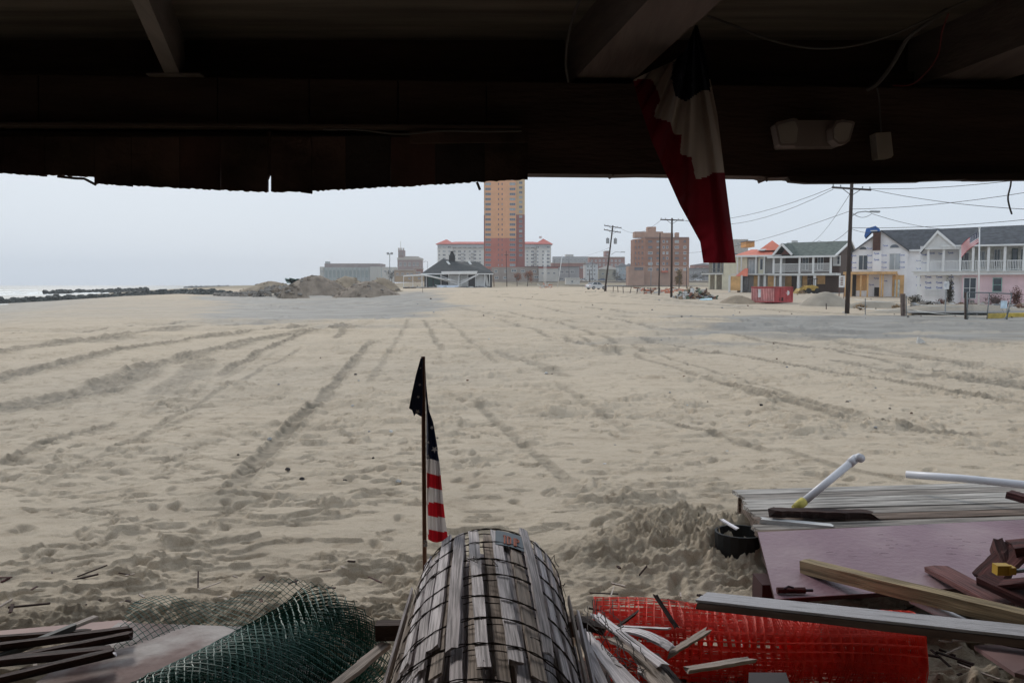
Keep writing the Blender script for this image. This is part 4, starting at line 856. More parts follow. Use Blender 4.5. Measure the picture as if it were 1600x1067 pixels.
MB().mat(ply).pb(1149, 1166, 432, 454, d-2.4, 2.2).build('boarded_porch', ho)
[MB().mat(offw).pb(a_, b_, 430, 457, d-2.5, .3).build('porch_post', ho) for a_, b_ in ((1146, 1149), (1165.5, 1168))]
MB().mat(tiles).prism([W(1157, 431.5, d-2.5), W(1176, 431.5, d-2.5), W(1172, 419.5, d-1), W(1167, 419.5, d-1)], (0, 1.0, 0)).build('porch_roof', ho)
MB().mat(mat('stone_stack', (.09, .085, .085), .9, .4, 3)).pb(1168.5, 1176, 431.5, 455, d-2.2, 1.6).build('chimney', ho)
[MB().mat(ply).pb(a_, b_, 431, 455, d-.1, .09).build('plywood_cover', ho) for a_, b_ in ((1178, 1186), (1200, 1212))]
[MB().mat(offw).pb(a_, b_, 430, 456, d-.9, .3).build('porch_post', ho) for a_, b_ in ((1187, 1189), (1196, 1199), (1212, 1214))]
MB().mat(offw).bb(W(1218, 440, d+7).x-.5, W(1218, 440, d+7).x+.5, d+7, d+8, W(0, 400, d+7).z, W(0, 377, d+7).z).build('chimney', ho)
turn(ho, 18, .29)
# -- cream house at the bunting
d = 160; org = W(1135, 452, d); org.z = gz(org.x, org.y); bz = org.z-.3
ho = thing('cream_house', 'pale cream house with side balcony left of the red roofed house', 'house', org)
MB().mat(creams).bb(W(1130, 440, d).x, W(1156, 440, d).x, d, d+10, bz, W(0, 399, d).z).build('wall', ho)
MB().mat(mat('tan_recess', (.35, .32, .26), .85)).bb(W(1106, 440, d).x, W(1130, 440, d).x, d+3, d+10, bz, W(0, 404, d).z).build('recess_wall', ho)
hip(MB().mat(shg2), 1104, 1158, 399, 389, d-.3, 10, .4).build('roof', ho)
MB().mat(offw).pb(1096, 1130, 427, 429, d-.2, 3.2).build('balcony_floor', ho); rail(ho, 1096, 1130, 419.5, 426.5, d-.2, mat('grey_balusters', (.2, .19, .18), .8), .25)
for x in (1108, 1118, 1129): post(ho, x, 429, 452, d, 2.2, creams)
for x in (1107, 1114, 1122): hwin(ho, x, x+5, 407, 426, d+3, white, glass, 0)
MB().mat(mat('doorway_dark', (.03, .025, .02))).pb(1121, 1127, 432, 450, d+2.9, .09).build('doorway', ho)
turn(ho, 15, .26)
# ================================================================ MIDDLE GROUND THINGS
# red roll-off dumpster
drp = mat('dumpster_faded_rib', (.62, .30, .29), .6, .25, 1.5); dr = mat('dumpster_red', (.42, .07, .075), .6, .2, 1.5); lab = mat('white_plate', (.7, .7, .7), .6)
p = W(1206, 475, 84); zb = gz(p.x, p.y)
du = thing('dumpster', 'faded red ribbed dumpster with white plate and round sticker on the sand', 'dumpster', (p.x, p.y, zb))
a = W(1174, 470, 84); b = W(1209, 473, 82.2); c = W(1238, 471, 83.6); dback = c-b
for q in (a, b, c): q.z = zb
h = 1.62; dd_ = a+(c-b)
def wallp(name, u, v, t_in, z0, z1): 
    return MB().mat(dr).prism([u+Vector((0, 0, z0)), v+Vector((0, 0, z0)), v+Vector((0, 0, z1)), u+Vector((0, 0, z1))], t_in).build(name, du)
inn = (c-b).normalized()*.06
wallp('side_panel', a, b, inn, .15, h); wallp('side_panel', dd_, c, -inn, .15, h); wallp('end_panel', b, c, (a-b).normalized()*.06, .15, h); wallp('end_panel', a, dd_, (b-a).normalized()*.06, .15, h)
MB().mat(dr).prism([a+Vector((0, 0, .1)), b+Vector((0, 0, .1)), c+Vector((0, 0, .1)), dd_+Vector((0, 0, .1))], (0, 0, .08)).build('floor', du)
out = -(c-b).normalized()*.09
for i in range(14):
    q = a.lerp(b, (i+.3)/13.6); MB().mat(drp).prism([q+Vector((0, 0, .2)), q+(b-a).normalized()*.09+Vector((0, 0, .2)), q+(b-a).normalized()*.09+Vector((0, 0, h-.1)), q+Vector((0, 0, h-.1))], out).build('rib', du)
for i in range(4):
    q = b.lerp(c, (i+.02)/3.15); MB().mat(dr).prism([q+Vector((0, 0, .2)), q+inn*1.6+Vector((0, 0, .2)), q+inn*1.6+Vector((0, 0, h-.1)), q+Vector((0, 0, h-.1))], -(a-b).normalized()*.08).build('rib', du)
mb = MB().mat(dr)
for u, v in ((a, b), (b, c), (c, dd_), (dd_, a)): mb.beam(u+Vector((0, 0, h)), v+Vector((0, 0, h)), .14, .12)
mb.build('top_rail', du)
mb = MB().mat(dr)
for u, v in ((a, b), (b, c)): mb.beam(u+Vector((0, 0, .18)), v+Vector((0, 0, .18)), .14, .14)
mb.build('bottom_rail', du)
q = a.lerp(b, .33)+out*1.15; t_ = (b-a).normalized(); MB().mat(lab).prism([q+Vector((0, 0, .62)), q+t_*.3+Vector((0, 0, .62)), q+t_*.3+Vector((0, 0, 1.42)), q+Vector((0, 0, 1.42))], out*.1).build('plate', du)
q = b.lerp(c, .72)-(a-b).normalized()*.03; t2 = (c-b).normalized(); MB().mat(lab).prism([q+t2*.24*math.cos(k*math.pi/8)+Vector((0, 0, 1.05+.24*math.sin(k*math.pi/8))) for k in range(16)], -(a-b).normalized()*.03).build('sticker', du)
MB().mat(mat('rust_hole', (.05, .01, .01), .9)).prism([b.lerp(c, .3)-(a-b).normalized()*.02+t2*x+Vector((0, 0, z)) for x, z in ((0, .25), (.5, .25), (.5, .62), (0, .62))], -(a-b).normalized()*.02).build('hatch', du)
# debris heap
hp = W(1085, 466, 97); hz = gz(hp.x, hp.y)
he = thing('debris_heap', 'mixed heap of broken household debris right of the plain utility pole', 'debris heap', (hp.x, hp.y, hz))
cl = [mat('junk_'+n_, c_, .8, .3, 2.) for n_, c_ in (('brown', (.13, .07, .045)), ('rust', (.22, .09, .05)), ('grey', (.3, .3, .3)), ('white', (.55, .54, .52)), ('dark', (.04, .035, .035)), ('tan', (.3, .22, .15)), ('green', (.12, .17, .12)), ('pale', (.42, .38, .34)))]
for i in range(190):
    u = random.uniform(-1, 1); v = random.uniform(-1, 1); k = max(0, 1-(u*u+v*v)**.5)
    p = Vector((hp.x+u*2.1, hp.y+v*2., hz+random.random()*1.75*k**.7+.05)); al = Vector((random.gauss(0, 1), random.gauss(0, .6), random.gauss(0, .5))).normalized(); L = random.uniform(.2, .9)
    mb = MB().mat(random.choice(cl)); 
    if random.random() < .5: mb.beam(p-al*L/2, p+al*L/2, random.uniform(.1, .5), random.uniform(.04, .3))
    else: rock(mb, p, random.uniform(.12, .34))
    mb.build('broken_piece', he)
mb = MB().mat(mat('pale_blue_board', (.45, .62, .68), .6)); mb.prism([W(1093, 468.8, 92), W(1112, 467.3, 92), W(1113, 469.6, 91), W(1098, 470.4, 91)], (0, 0, .12)); one('blue_board', mb, 'pale blue board lying at the right foot of the debris heap', 'board')
mb = MB(); 
for i in range(60):
    px = random.uniform(995, 1066); p = W(px, 450, random.uniform(120, 150)); p.z = gz(p.x, p.y)+random.uniform(.05, .5); mb.mat(random.choice([cl[1], cl[3], cl[7], mat('orange_barrier', (.55, .2, .12), .7)])); mb.beam(p, p+Vector((random.uniform(-1.5, 1.5), 0, random.uniform(-.2, .3))), .25, .2)
one('scattered_debris', mb, 'low line of orange and white debris before the lake', 'debris', kind='stuff')
mb = MB(); 
for i in range(40):
    px = random.uniform(842, 860); p = W(px, 450, random.uniform(200, 230)); p.z = gz(p.x, p.y)+random.uniform(.0, .9); mb.mat(random.choice([cl[3], cl[7], mat('orange_barrier', (.55, .2, .12), .7)])); mb.beam(p, p+Vector((random.uniform(-1., 1.), 0, random.uniform(-.5, .5))), .25, .2)
one('scattered_debris', mb, 'orange and white debris at the foot of the white masts', 'debris', kind='stuff')
# low post and rail fence
fe = thing('rail_fence', 'low thin fence of crooked posts between the sedan and the plain utility pole', 'fence', (W(990, 456, 110).x, 110, gz(19, 110)))
last = None
for i, px in enumerate((947, 958, 966, 974, 984, 994.5, 1006, 1018, 1030)):
    dd = 138-i*3.4; p = W(px, 455, dd); p.z = gz(p.x, p.y); q = p+Vector((random.uniform(-.15, .25), 0, .95)); MB().mat(pwood).tube([p-Vector((0, 0, .2)), q], .055, 6).build('post', fe)
    if last: MB().mat(pwood).beam(last, q, .05, .06).build('rail', fe); MB().mat(pwood).beam(last-Vector((0, 0, .75)), q-Vector((0, 0, .75)), .03, .04).build('rail', fe)
    last = q
# yellow loader
yel = mat('loader_yellow', (.45, .30, .07), .6, .2, 2); p = W(1270, 457, 121); zb = gz(p.x, p.y)
lo = thing('loader', 'small yellow loader half hidden behind the sand in front of the brown house', 'loader', (p.x, p.y, zb))
x, y = p.x, p.y
MB().mat(yel).prism([(x-.9, y, zb+.5), (x+.9, y, zb+.4), (x+.8, y, zb+1.0), (x+.1, y, zb+1.25), (x-.9, y, zb+1.1)], (0, 1.3, 0)).build('body', lo)
c_ = MB().mat(mat('loader_black', (.03, .03, .03), .6))
for sx in (-.35, .6):
    for sy in (.1, 1.2): c_.beam((x+sx, y+sy, zb+1.1), (x+sx, y+sy, zb+2.1), .08, .08)
c_.bb(x-.45, x+.7, y, y+1.3, zb+2.1, zb+2.2); c_.build('cab', lo)
MB().mat(yel).beam((x-.6, y-.1, zb+1.1), (x-1.9, y-.1, zb+.5), .18, .22).beam((x-.6, y+1.3, zb+1.1), (x-1.9, y+1.3, zb+.5), .18, .22).build('lift_arm', lo)
MB().mat(yel).prism([(x-1.8, y-.3, zb+.1), (x-2.4, y-.3, zb+.05), (x-2.3, y-.3, zb+.2), (x-1.9, y-.3, zb+.75)], (0, 1.9, 0)).build('bucket', lo)
for sx in (-.6, .65):
    for sy in (-.1, 1.25): MB().mat(tyre).tube([(x+sx, y+sy, zb+.4), (x+sx, y+sy+.2, zb+.4)], .4, 12).build('wheel', lo)
# signs
def sign(label, px, yt, yb, d, wpx, hpx, face, pm, posts=1, name='road_sign'):
    b = W(px, yb, d); b.z = gz(b.x, b.y); r = thing(name, label, 'sign', b); s = d/F; t = W(px, yt, d).z
    for k in range(posts):
        ox = 0 if posts == 1 else (-.5+k)*wpx*s*.8; MB().mat(pm).bb(b.x+ox-.035, b.x+ox+.035, d, d+.07, b.z-.1, t).build('post', r)
    MB().mat(face).bb(b.x-wpx*s/2, b.x+wpx*s/2, d-.03, d-.003, t-hpx*s, t).build('panel', r); return r
s1 = sign('white square road sign on a thin post before the pink house', 1477, 439.5, 493, 58, 8.2, 12.5, lab, gmet)
cx, zz = W(1477, 446, 58).x, W(1477, 446, 58).z
MB().mat(mat('sign_grey_print', (.30, .34, .42), .6)).bb(cx-.1, cx+.1, 57.955, 57.968, zz+.06, zz+.09).bb(cx-.1, cx+.1, 57.955, 57.968, zz-.02, zz+.01).bb(cx-.07, cx+.07, 57.955, 57.968, zz-.1, zz-.07).build('print', s1)
s2 = sign('white notice board on two reddish posts left of the nearest utility pole', 1315, 431, 462, 92, 9.5, 18, lab, mat('reddish_posts', (.10, .04, .035), .8), 2)
cx = W(1315, 440, 92).x; z0 = W(0, 440, 92).z; mb = MB().mat(mat('sign_brown_print', (.18, .09, .08), .7))
for k in range(5): mb.bb(cx-.13, cx+.13, 91.95, 91.968, z0+.36-k*.19, z0+.46-k*.19)
mb.build('print', s2)
# flagpole with flag
fp = W(1529, 482, 66); fp.z = gz(fp.x, fp.y); r = thing('flagpole', 'white flagpole standing before the pink house balcony', 'flagpole', fp)
MB().mat(white).tube([fp, W(1530.5, 357, 66)], .075, 10, r2=.05).build('pole', r, smooth=True); MB().mat(white).tube([W(1530.5, 357, 66), W(1530.5, 355.6, 66)], .09, 8).build('finial', r)
fr_ = mat('flag_red', (.55, .02, .035), .8, .08, 3, trans=.1); fwh = mat('flag_white', (.78, .77, .76), .8, .05, 3, trans=.1); fbl = mat('flag_navy', (.018, .025, .07), .8, .1, 3, trans=.2)
def star(cx, cy, r, f): 
    return [f(cx+(r if k % 2 == 0 else r*.4)*math.sin(k*math.pi/5), cy+(r if k % 2 == 0 else r*.4)*math.cos(k*math.pi/5)) for k in range(10)]
def flag(name, label, f, nu, cols, parent=None, rows_=13, canton=(.4, 7), starr=0, stars=()):
    """f(u,v)->point; u along fly 0..1, v from the top 0..1"""
    mb = MB()
    for i in range(nu):
        for j in range(rows_*2):
            u0, u1, v0, v1 = i/nu, (i+1)/nu, j/(rows_*2), (j+1)/(rows_*2); s_ = j//2
            mb.mat(fbl if (u0 < canton[0] and s_ < canton[1]) else (fr_ if s_ % 2 == 0 else fwh)); mb.add([f(u0, v0), f(u1, v0), f(u1, v1), f(u0, v1)], [(0, 1, 2, 3)])
    mb.mat(fwh)
    for cx, cy in stars: mb.add([Vector(q)+Vector((0, -.008, 0)) for q in star(cx, cy, starr, f)], [tuple(range(10))])
    return one(name, mb, label, 'flag')
def ff(u, v):
    x = 1529.3-2.6*0-u*27-3*math.sin(u*3); y = 362+v*17+u*22+u*v*2-6*(1-u)*(v > 2); p = W(x, y, 66+.18*math.sin(u*9+v*2)); return p
flag('flag', 'stars and stripes flag drooping from the white flagpole', ff, 24, None, starr=.05, stars=[(.06+.1*i, .08+.11*j) for i in range(4) for j in range(5)])
# bent chain link gate and fence
gp_ = mat('galvanised_pipe', (.17, .19, .20), .45, .15, 3, metal=.6); d = 48
g = W(1540, 504, d); gr = thing('chain_link_gate', 'bent pipe framed chain link gate with small white notice at the right', 'gate', (g.x, g.y, gz(g.x, g.y)))
def pipe(pts, r=.028, name='pipe', root=gr, dd=d, m_=gp_): return MB().mat(m_).tube([W(x, y, dd) for x, y in pts], r, 7).build(name, root, smooth=True)
pipe([(1512, 457), (1544, 457.5), (1581, 459)], .035, 'top_rail'); pipe([(1510, 502.5), (1540, 503.5), (1571, 506)], .035, 'bottom_rail')
pipe([(1511.5, 457), (1511, 503)], .03, 'upright'); pipe([(1546, 458), (1541.5, 503.5)], .028, 'upright'); pipe([(1581, 459), (1571.5, 506)], .03, 'upright'); pipe([(1573, 470), (1574, 506)], .025, 'upright'); pipe([(1578, 484), (1565, 508)], .025, 'brace')
mb = MB().mat(gp_)
for k in range(34):
    x = 1512+k*2; mb.tube([W(min(x, 1580), 458, d), W(min(max(x-20, 1511), 1578), 503, d)], .004, 3); mb.tube([W(max(x-20, 1512), 458, d), W(min(x, 1574), 503, d)], .004, 3)
mb.build('wire_mesh', gr)
MB().mat(mat('notice_blue_white', (.55, .66, .74), .6)).pb(1564, 1573.5, 470, 482, d-.06, .02).build('notice', gr)
pr = thing('gate_post', 'dark wooden gate post at the left of the bent chain link gate', 'post', (W(1508.5, 503, 48.5).x, 48.5, 0)); MB().mat(pwood).beam(W(1509, 504, 48.6), W(1509.5, 457, 48.6), .13, .13).build('post', pr); MB().mat(pwood).beam(W(1507, 503, 48.9), W(1513, 468, 48.9), .06, .08).build('stay', pr)
pr = thing('fence_post', 'paired weathered wooden posts before the white wrapped house', 'post', (W(1412, 493, 56).x, 56, 0))
for x0, x1, w_ in ((1409.5, 1408.5, .13), (1413, 1412.5, .13)): MB().mat(mat('weathered_post2', (.14, .105, .09), .9, .3, 4)).beam(W(x0, 493.5, 56), W(x1, 459, 56), w_, .13).build('post', pr)
MB().mat(gp_).tube([W(1416.5, 495, 56.2), W(1416, 462, 56.2)], .03, 6).build('pipe', pr)
rf_ = thing('cable_fence', 'sagging two rail fence running from paired posts to gate', 'fence', (W(1460, 480, 53).x, 53, 0))
for a, b in (((1417, 474), (1511, 479)), ((1417, 483), (1511, 493)), ((1335, 468), (1409, 471)), ((1340, 480), (1409, 485))):
    P = [W(a[0]+(b[0]-a[0])*k/8, a[1]+(b[1]-a[1])*k/8+2*math.sin(k/8*math.pi), 56-(a[0]+(b[0]-a[0])*k/8-1417)*.08) for k in range(9)]
    MB().mat(gp_).tube(P, .018, 5).build('rail', rf_)
for px, yt, y_b, dd in ((1352, 466, 492, 58),): MB().mat(gp_).tube([W(px, y_b, dd), W(px, yt, dd)], .03, 6).build('post', rf_)
mb = MB().mat(mat('kerb_yellow', (.55, .40, .08), .8)); p = W(1545, 498, 52); q = W(1660, 495, 55); mb.beam((p.x, p.y, gz(p.x, p.y)+.12), (q.x, q.y, .12), .3, .3); one('yellow_kerb', mb, 'yellow painted kerb behind the chain link gate', 'kerb')
road = MB().mat(mat('pale_asphalt', (.20, .195, .19), .9, .15, 1.)); zz = .1
vs = []; 
for dd in (56.5, 61): vs += [(W(1420, 440, dd).x, dd, float(base_h(20., dd))+.16), (W(1800, 440, dd).x, dd, float(base_h(30., dd))+.16)]
road.add(vs, [(0, 1, 3, 2)]); struct(road.build('road'))
# small posts, bushes, straw, litter
for i, (px, yt, yb, lb) in enumerate(((660.5, 449, 464, 'short dark stake in the grey flat before the pavilion'), (1291, 474, 484, 'short dark stake in the sand right of the dumpster'), (1181.5, 470, 476, 'tiny dark stake left before the dumpster'), (1206.5, 468, 477, 'tiny grey stake right before the dumpster'))):
    p = G(px, yb, 0); mb = MB().mat(pwood).beam(p, W(px, yt, p.y), .06, .06); one('stake', mb, lb, 'stake')
def bush(px, py, d, w_, h, m_, label, n=260, cat='bush'):
    p = W(px, py, d); p.z = gz(p.x, p.y); r = thing('dry_bush', label, cat, p); mb = MB().mat(m_); leaves(mb, p+Vector((0, 0, h*.45)), (w_/2, w_*.35, h*.55), n, .09, fill=.2); mb.build('foliage', r)
    s_ = MB().mat(pwood)
    for k in range(5): s_.tube([p, p+Vector((random.uniform(-1, 1)*w_*.35, random.uniform(-.3, .3)*w_, h*.8))], .015, 4)
    s_.build('stems', r)
straw = mat('dry_straw', (.30, .20, .11), .9, .3, 4); dbush = mat('dark_bush', (.05, .045, .03), .9, .4, 4); rbush = mat('reddish_bush', (.13, .05, .035), .9, .4, 4)
bush(1345, 478, 66, 1.1, .55, straw, 'straw tuft before the white wrapped house, left one'); bush(1400, 477, 66, .9, .5, straw, 'straw tuft beside the paired posts'); bush(1439, 482, 62, 1.4, .6, straw, 'straw tuft right of the paired posts')
bush(1430, 465, 74, 1.5, 1.2, dbush, 'dark bush at the corner of the pink house porch', 500); bush(1447, 470, 73, 2.0, .6, dbush, 'low dark green bush under the porch railing', 400); bush(1484, 452, 73.5, .9, 2.9, dbush, 'tall dark climbing bush beside the pink house door', 800)
bush(1472, 468, 72, 1.2, .9, rbush, 'reddish bush left of the pink house door', 300); bush(1555, 470, 73, 2.0, 1.3, rbush, 'reddish brown bush below the pink house window', 600); bush(1588, 465, 72, 1.3, 1.9, rbush, 'tall reddish bush at the right edge of the picture', 700); bush(1250, 462, 118, 2.0, .6, straw, 'low straw heap before the brown house', 200)
mb = MB()
for i in range(90):
    px = random.uniform(1420, 1600); p = W(px, 475, random.uniform(64, 74)); p.z = gz(p.x, p.y)+random.uniform(0, .45); mb.mat(random.choice([rubm, cl[2], cl[3], cl[0], sandm])); rock(mb, p, random.uniform(.1, .3))
one('rubble_row', mb, 'row of broken stones along the foot of the pink house', 'rubble', kind='stuff')
mb = MB()
for i in range(170):
    if i < 110: p = G(random.uniform(640, 1600), random.uniform(452, 500), .1); p.z = gz(p.x, p.y)+.05
    else: p = G(random.uniform(300, 1500), random.uniform(500, 760), .0)
    mb.mat(random.choice([cl[3], cl[4], cl[0], cl[2]])); rock(mb, p, (.012+.0007*min(p.y, 90))*random.uniform(.5, 1.6))
one('beach_litter', mb, 'small bits of litter and stones strewn over the sand', 'litter', kind='stuff')
mb = MB().mat(cl[3]); p = G(1440, 536, 0); mb.prism([p+Vector(v) for v in ((-.15, 0, 0), (.15, 0, 0), (.05, 0, .12), (-.12, 0, .22))], (0, .1, 0)); one('litter_scrap', mb, 'white scrap of litter on the darker sand at right', 'litter')
# ================================================================ SHELTER (camera stands inside)
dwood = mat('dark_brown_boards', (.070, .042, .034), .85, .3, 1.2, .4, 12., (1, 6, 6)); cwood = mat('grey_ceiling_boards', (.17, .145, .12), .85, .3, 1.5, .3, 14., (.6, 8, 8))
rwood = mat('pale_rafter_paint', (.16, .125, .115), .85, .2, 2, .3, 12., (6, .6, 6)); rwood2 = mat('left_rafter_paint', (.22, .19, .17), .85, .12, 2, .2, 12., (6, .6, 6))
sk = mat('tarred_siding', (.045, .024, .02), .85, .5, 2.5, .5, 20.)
sh = thing('beach_shelter', 'dark timber shelter whose ceiling, header and ragged siding frame the view', 'shelter', (0, 0, 0))
DH = 3.8
def hz_(px, py, d=DH): return W(px, py, d)
# header: one upper board run with butt joints, a ledge, and the right lower board
def prismp(pts, d, t, m_, name, root=sh): return MB().mat(m_).prism([W(x, y, d) for x, y in pts], (0, t, 0)).build(name, root)
xs_ = [-700, -330, 60, 340, 483, 622, 760, 1140, 1560, 2000, 2400]
for i in range(len(xs_)-1):
    a, b = xs_[i]+1, xs_[i+1]-1; f = lambda x: 117+(x/1600)*24
    yb = lambda x: 190 if x < 830 else 0
    if b <= 830: prismp([(a, f(a)), (b, f(b)), (b, 192+(b/1600)*10), (a, 192+(a/1600)*10)], DH, .12, dwood, 'header_board')
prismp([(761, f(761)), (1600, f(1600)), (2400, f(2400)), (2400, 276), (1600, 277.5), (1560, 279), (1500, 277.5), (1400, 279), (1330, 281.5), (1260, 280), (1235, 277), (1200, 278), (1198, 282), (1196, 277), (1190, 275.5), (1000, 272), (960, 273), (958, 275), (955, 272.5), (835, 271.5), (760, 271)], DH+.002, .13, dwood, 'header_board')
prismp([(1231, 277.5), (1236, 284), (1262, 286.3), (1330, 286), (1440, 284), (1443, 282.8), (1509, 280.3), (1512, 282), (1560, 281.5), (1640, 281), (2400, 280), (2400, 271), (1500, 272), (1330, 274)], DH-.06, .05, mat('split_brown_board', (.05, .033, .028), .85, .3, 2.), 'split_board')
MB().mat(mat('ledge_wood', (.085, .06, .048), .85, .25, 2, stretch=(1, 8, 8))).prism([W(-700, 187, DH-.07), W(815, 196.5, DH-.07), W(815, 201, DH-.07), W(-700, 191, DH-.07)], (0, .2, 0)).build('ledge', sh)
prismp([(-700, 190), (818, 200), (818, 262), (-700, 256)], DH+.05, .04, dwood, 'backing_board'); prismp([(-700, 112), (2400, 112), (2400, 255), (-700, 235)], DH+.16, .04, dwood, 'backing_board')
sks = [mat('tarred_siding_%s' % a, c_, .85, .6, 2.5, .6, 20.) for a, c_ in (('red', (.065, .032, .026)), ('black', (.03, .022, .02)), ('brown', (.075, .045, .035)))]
# left skirt: vertical siding boards with ragged feet
prof = [(-400, 262), (0, 269), (45, 272), (90, 275), (146, 277), (147, 287), (300, 296), (417, 300.5), (500, 299), (600, 293), (700, 287), (825, 278.5)]
pxs, pys = [p_[0] for p_ in prof], [p_[1] for p_ in prof]
edges = [-380, -330, -275, -220, -160, -105, -50, 5, 70, 147, 205, 280, 345, 418, 423, 487, 540, 610, 680, 755, 825]
for i in range(len(edges)-1):
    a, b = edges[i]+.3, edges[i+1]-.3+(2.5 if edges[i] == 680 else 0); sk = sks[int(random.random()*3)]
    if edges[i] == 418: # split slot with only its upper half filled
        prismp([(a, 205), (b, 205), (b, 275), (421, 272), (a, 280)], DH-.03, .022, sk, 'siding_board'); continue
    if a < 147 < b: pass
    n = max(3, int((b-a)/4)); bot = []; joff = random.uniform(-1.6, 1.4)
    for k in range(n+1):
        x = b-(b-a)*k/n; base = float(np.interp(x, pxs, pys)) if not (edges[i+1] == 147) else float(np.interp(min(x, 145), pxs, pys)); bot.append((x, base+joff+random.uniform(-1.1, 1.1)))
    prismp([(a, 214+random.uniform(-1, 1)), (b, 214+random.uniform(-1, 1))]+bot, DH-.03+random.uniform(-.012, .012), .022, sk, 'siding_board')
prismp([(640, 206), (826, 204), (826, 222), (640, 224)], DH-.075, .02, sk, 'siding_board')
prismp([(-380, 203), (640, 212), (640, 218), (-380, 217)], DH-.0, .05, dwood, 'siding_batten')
for pts in ([(90, 276), (118, 279), (132, 279.5), (150, 289)], [(745, 285), (747, 289), (750, 297)], [(1197, 281), (1199, 283.5)], [(470, 299), (488, 301.5)]):
    MB().mat(sk).tube([W(x, y, DH-.07) for x, y in pts], .006, 5).build('splinter', sh)
# rafters
def RB(px, py): # meet the sloping plane of the rafter undersides
    r = ray(px, py); k = (3.04+.0875*3.8-H)/(r.z+.0875*r.y); return Vector((0, 0, H))+r*k
def rafter(l0, l1, r0, r1, h, m_, lbl=None):
    A, B, Cc, D_ = RB(*l1), RB(*l0), RB(*r0), RB(*r1)   # far left, near left, near right, far right
    B = A+(B-A)*(3.0/max(.2, (B-A).length)); Cc = D_+(Cc-D_)*(3.0/max(.2, (Cc-D_).length))
    A = A+(A-B)*.08; D_ = D_+(D_-Cc)*.08
    return MB().mat(m_).prism([A, B, Cc, D_], (0, 0, h)).build('rafter', sh)
rafter((205, 0), (256, 113), (232, 0), (279, 112), .24, rwood2)
rafter((1013, 0), (895, 127), (1128, 0), (984, 130), .24, rwood)
rafter((1680, 40), (1416, 141), (1780, 60), (1520, 141), .24, rwood)
MB().mat(rwood2).pb(228, 312, 114.2, 117, DH-.04, .06).build('rafter_shim', sh)
# ceiling boards
for k in range(26):
    y1 = 4.35-.17*k; y0 = y1-.166; z1 = 3.27+.0875*(3.8-y1); z0 = 3.27+.0875*(3.8-y0)
    mb = MB().mat(cwood); mb.prism([(-4.4, y0, z0), (4.4, y0, z0), (4.4, y1, z1), (-4.4, y1, z1)], (0, 0, .02)); mb.build('ceiling_board', sh)
MB().mat(dwood).prism([(-4.6, -.2, 3.66), (4.6, -.2, 3.66), (4.6, 4.4, 3.26), (-4.6, 4.4, 3.26)], (0, 0, .05)).bb(-4.6, 4.6, -4, -.2, 3.66, 3.72).build('roof', sh)
MB().mat(dwood).bb(-4.6, 4.6, 4.0, 4.06, 2.9, 3.3).build('fascia', sh)
inner = mat('added_wall_bounce', (.34, .32, .29), .85)  # pale tone so the added walls bounce light into the shelter
for x in (-4.5, 4.5): MB().mat(inner).bb(x-.05, x+.05, -4, 3.9, -.3, 3.6).build('side_wall', sh)  # unseen side walls, added to close the shelter and keep it dark
MB().mat(inner).bb(-4.5, 4.5, -4.1, -4, -.3, 3.7).build('added_back_wall', sh)  # unseen back wall, added likewise to shut out light
# cables under the ceiling
cab = mat('grey_cable', (.11, .10, .095), .6); 
def cable(label, pts, d0, d1, r=.005, m_=cab):
    n = len(pts); P = [W(x, y, d0+(d1-d0)*i/(n-1)) for i, (x, y) in enumerate(pts)]
    Q = []
    for i in range(n-1):
        p0 = P[max(i-1, 0)]; p1 = P[i]; p2 = P[i+1]; p3 = P[min(i+2, n-1)]
        for k in range(5): t = k/5; Q.append(.5*((2*p1)+(p2-p0)*t+(2*p0-5*p1+4*p2-p3)*t*t+(3*p1-p0-3*p2+p3)*t**3))
    Q.append(P[-1]); return one('cable', MB().mat(m_).tube(Q, r, 6), label, 'cable')
cable('thin grey cable sagging under the ceiling right of the bunting', [(1105, 25), (1150, 42), (1200, 62), (1262, 75), (1320, 74), (1380, 60), (1440, 35), (1520, -2), (1600, -20)], 3.55, 3.4)
cable('thick grey cable bending down the right rafter to the header', [(1480, 15), (1430, 50), (1415, 65), (1395, 100), (1372, 130), (1355, 141)], 3.45, 3.72, .009)
cable('thin cord dropping to the small white box', [(1370, 138), (1373, 150), (1375, 175), (1377, 208)], 3.72, 3.74, .004)
cable('thin reddish wire curving over the right rafter', [(1482, 22), (1472, 50), (1466, 85), (1450, 110), (1425, 132), (1395, 134)], 3.4, 3.68, .0035, mat('red_wire', (.14, .02, .02), .6))
cable('loose wire drooping along the header ledge', [(505, 203), (560, 203), (625, 210), (690, 205), (760, 206), (815, 205)], 3.68, 3.68, .004)
cable('wire hanging down beyond the header at the far right', [(1580, 278), (1579, 290), (1575, 308), (1577, 322), (1581, 335)], 4.0, 4.0, .004)
cable('cable running up the left side of the big rafter', [(888, 128), (884, 100), (888, 60), (898, 20), (912, -10)], 3.74, 3.4, .006)
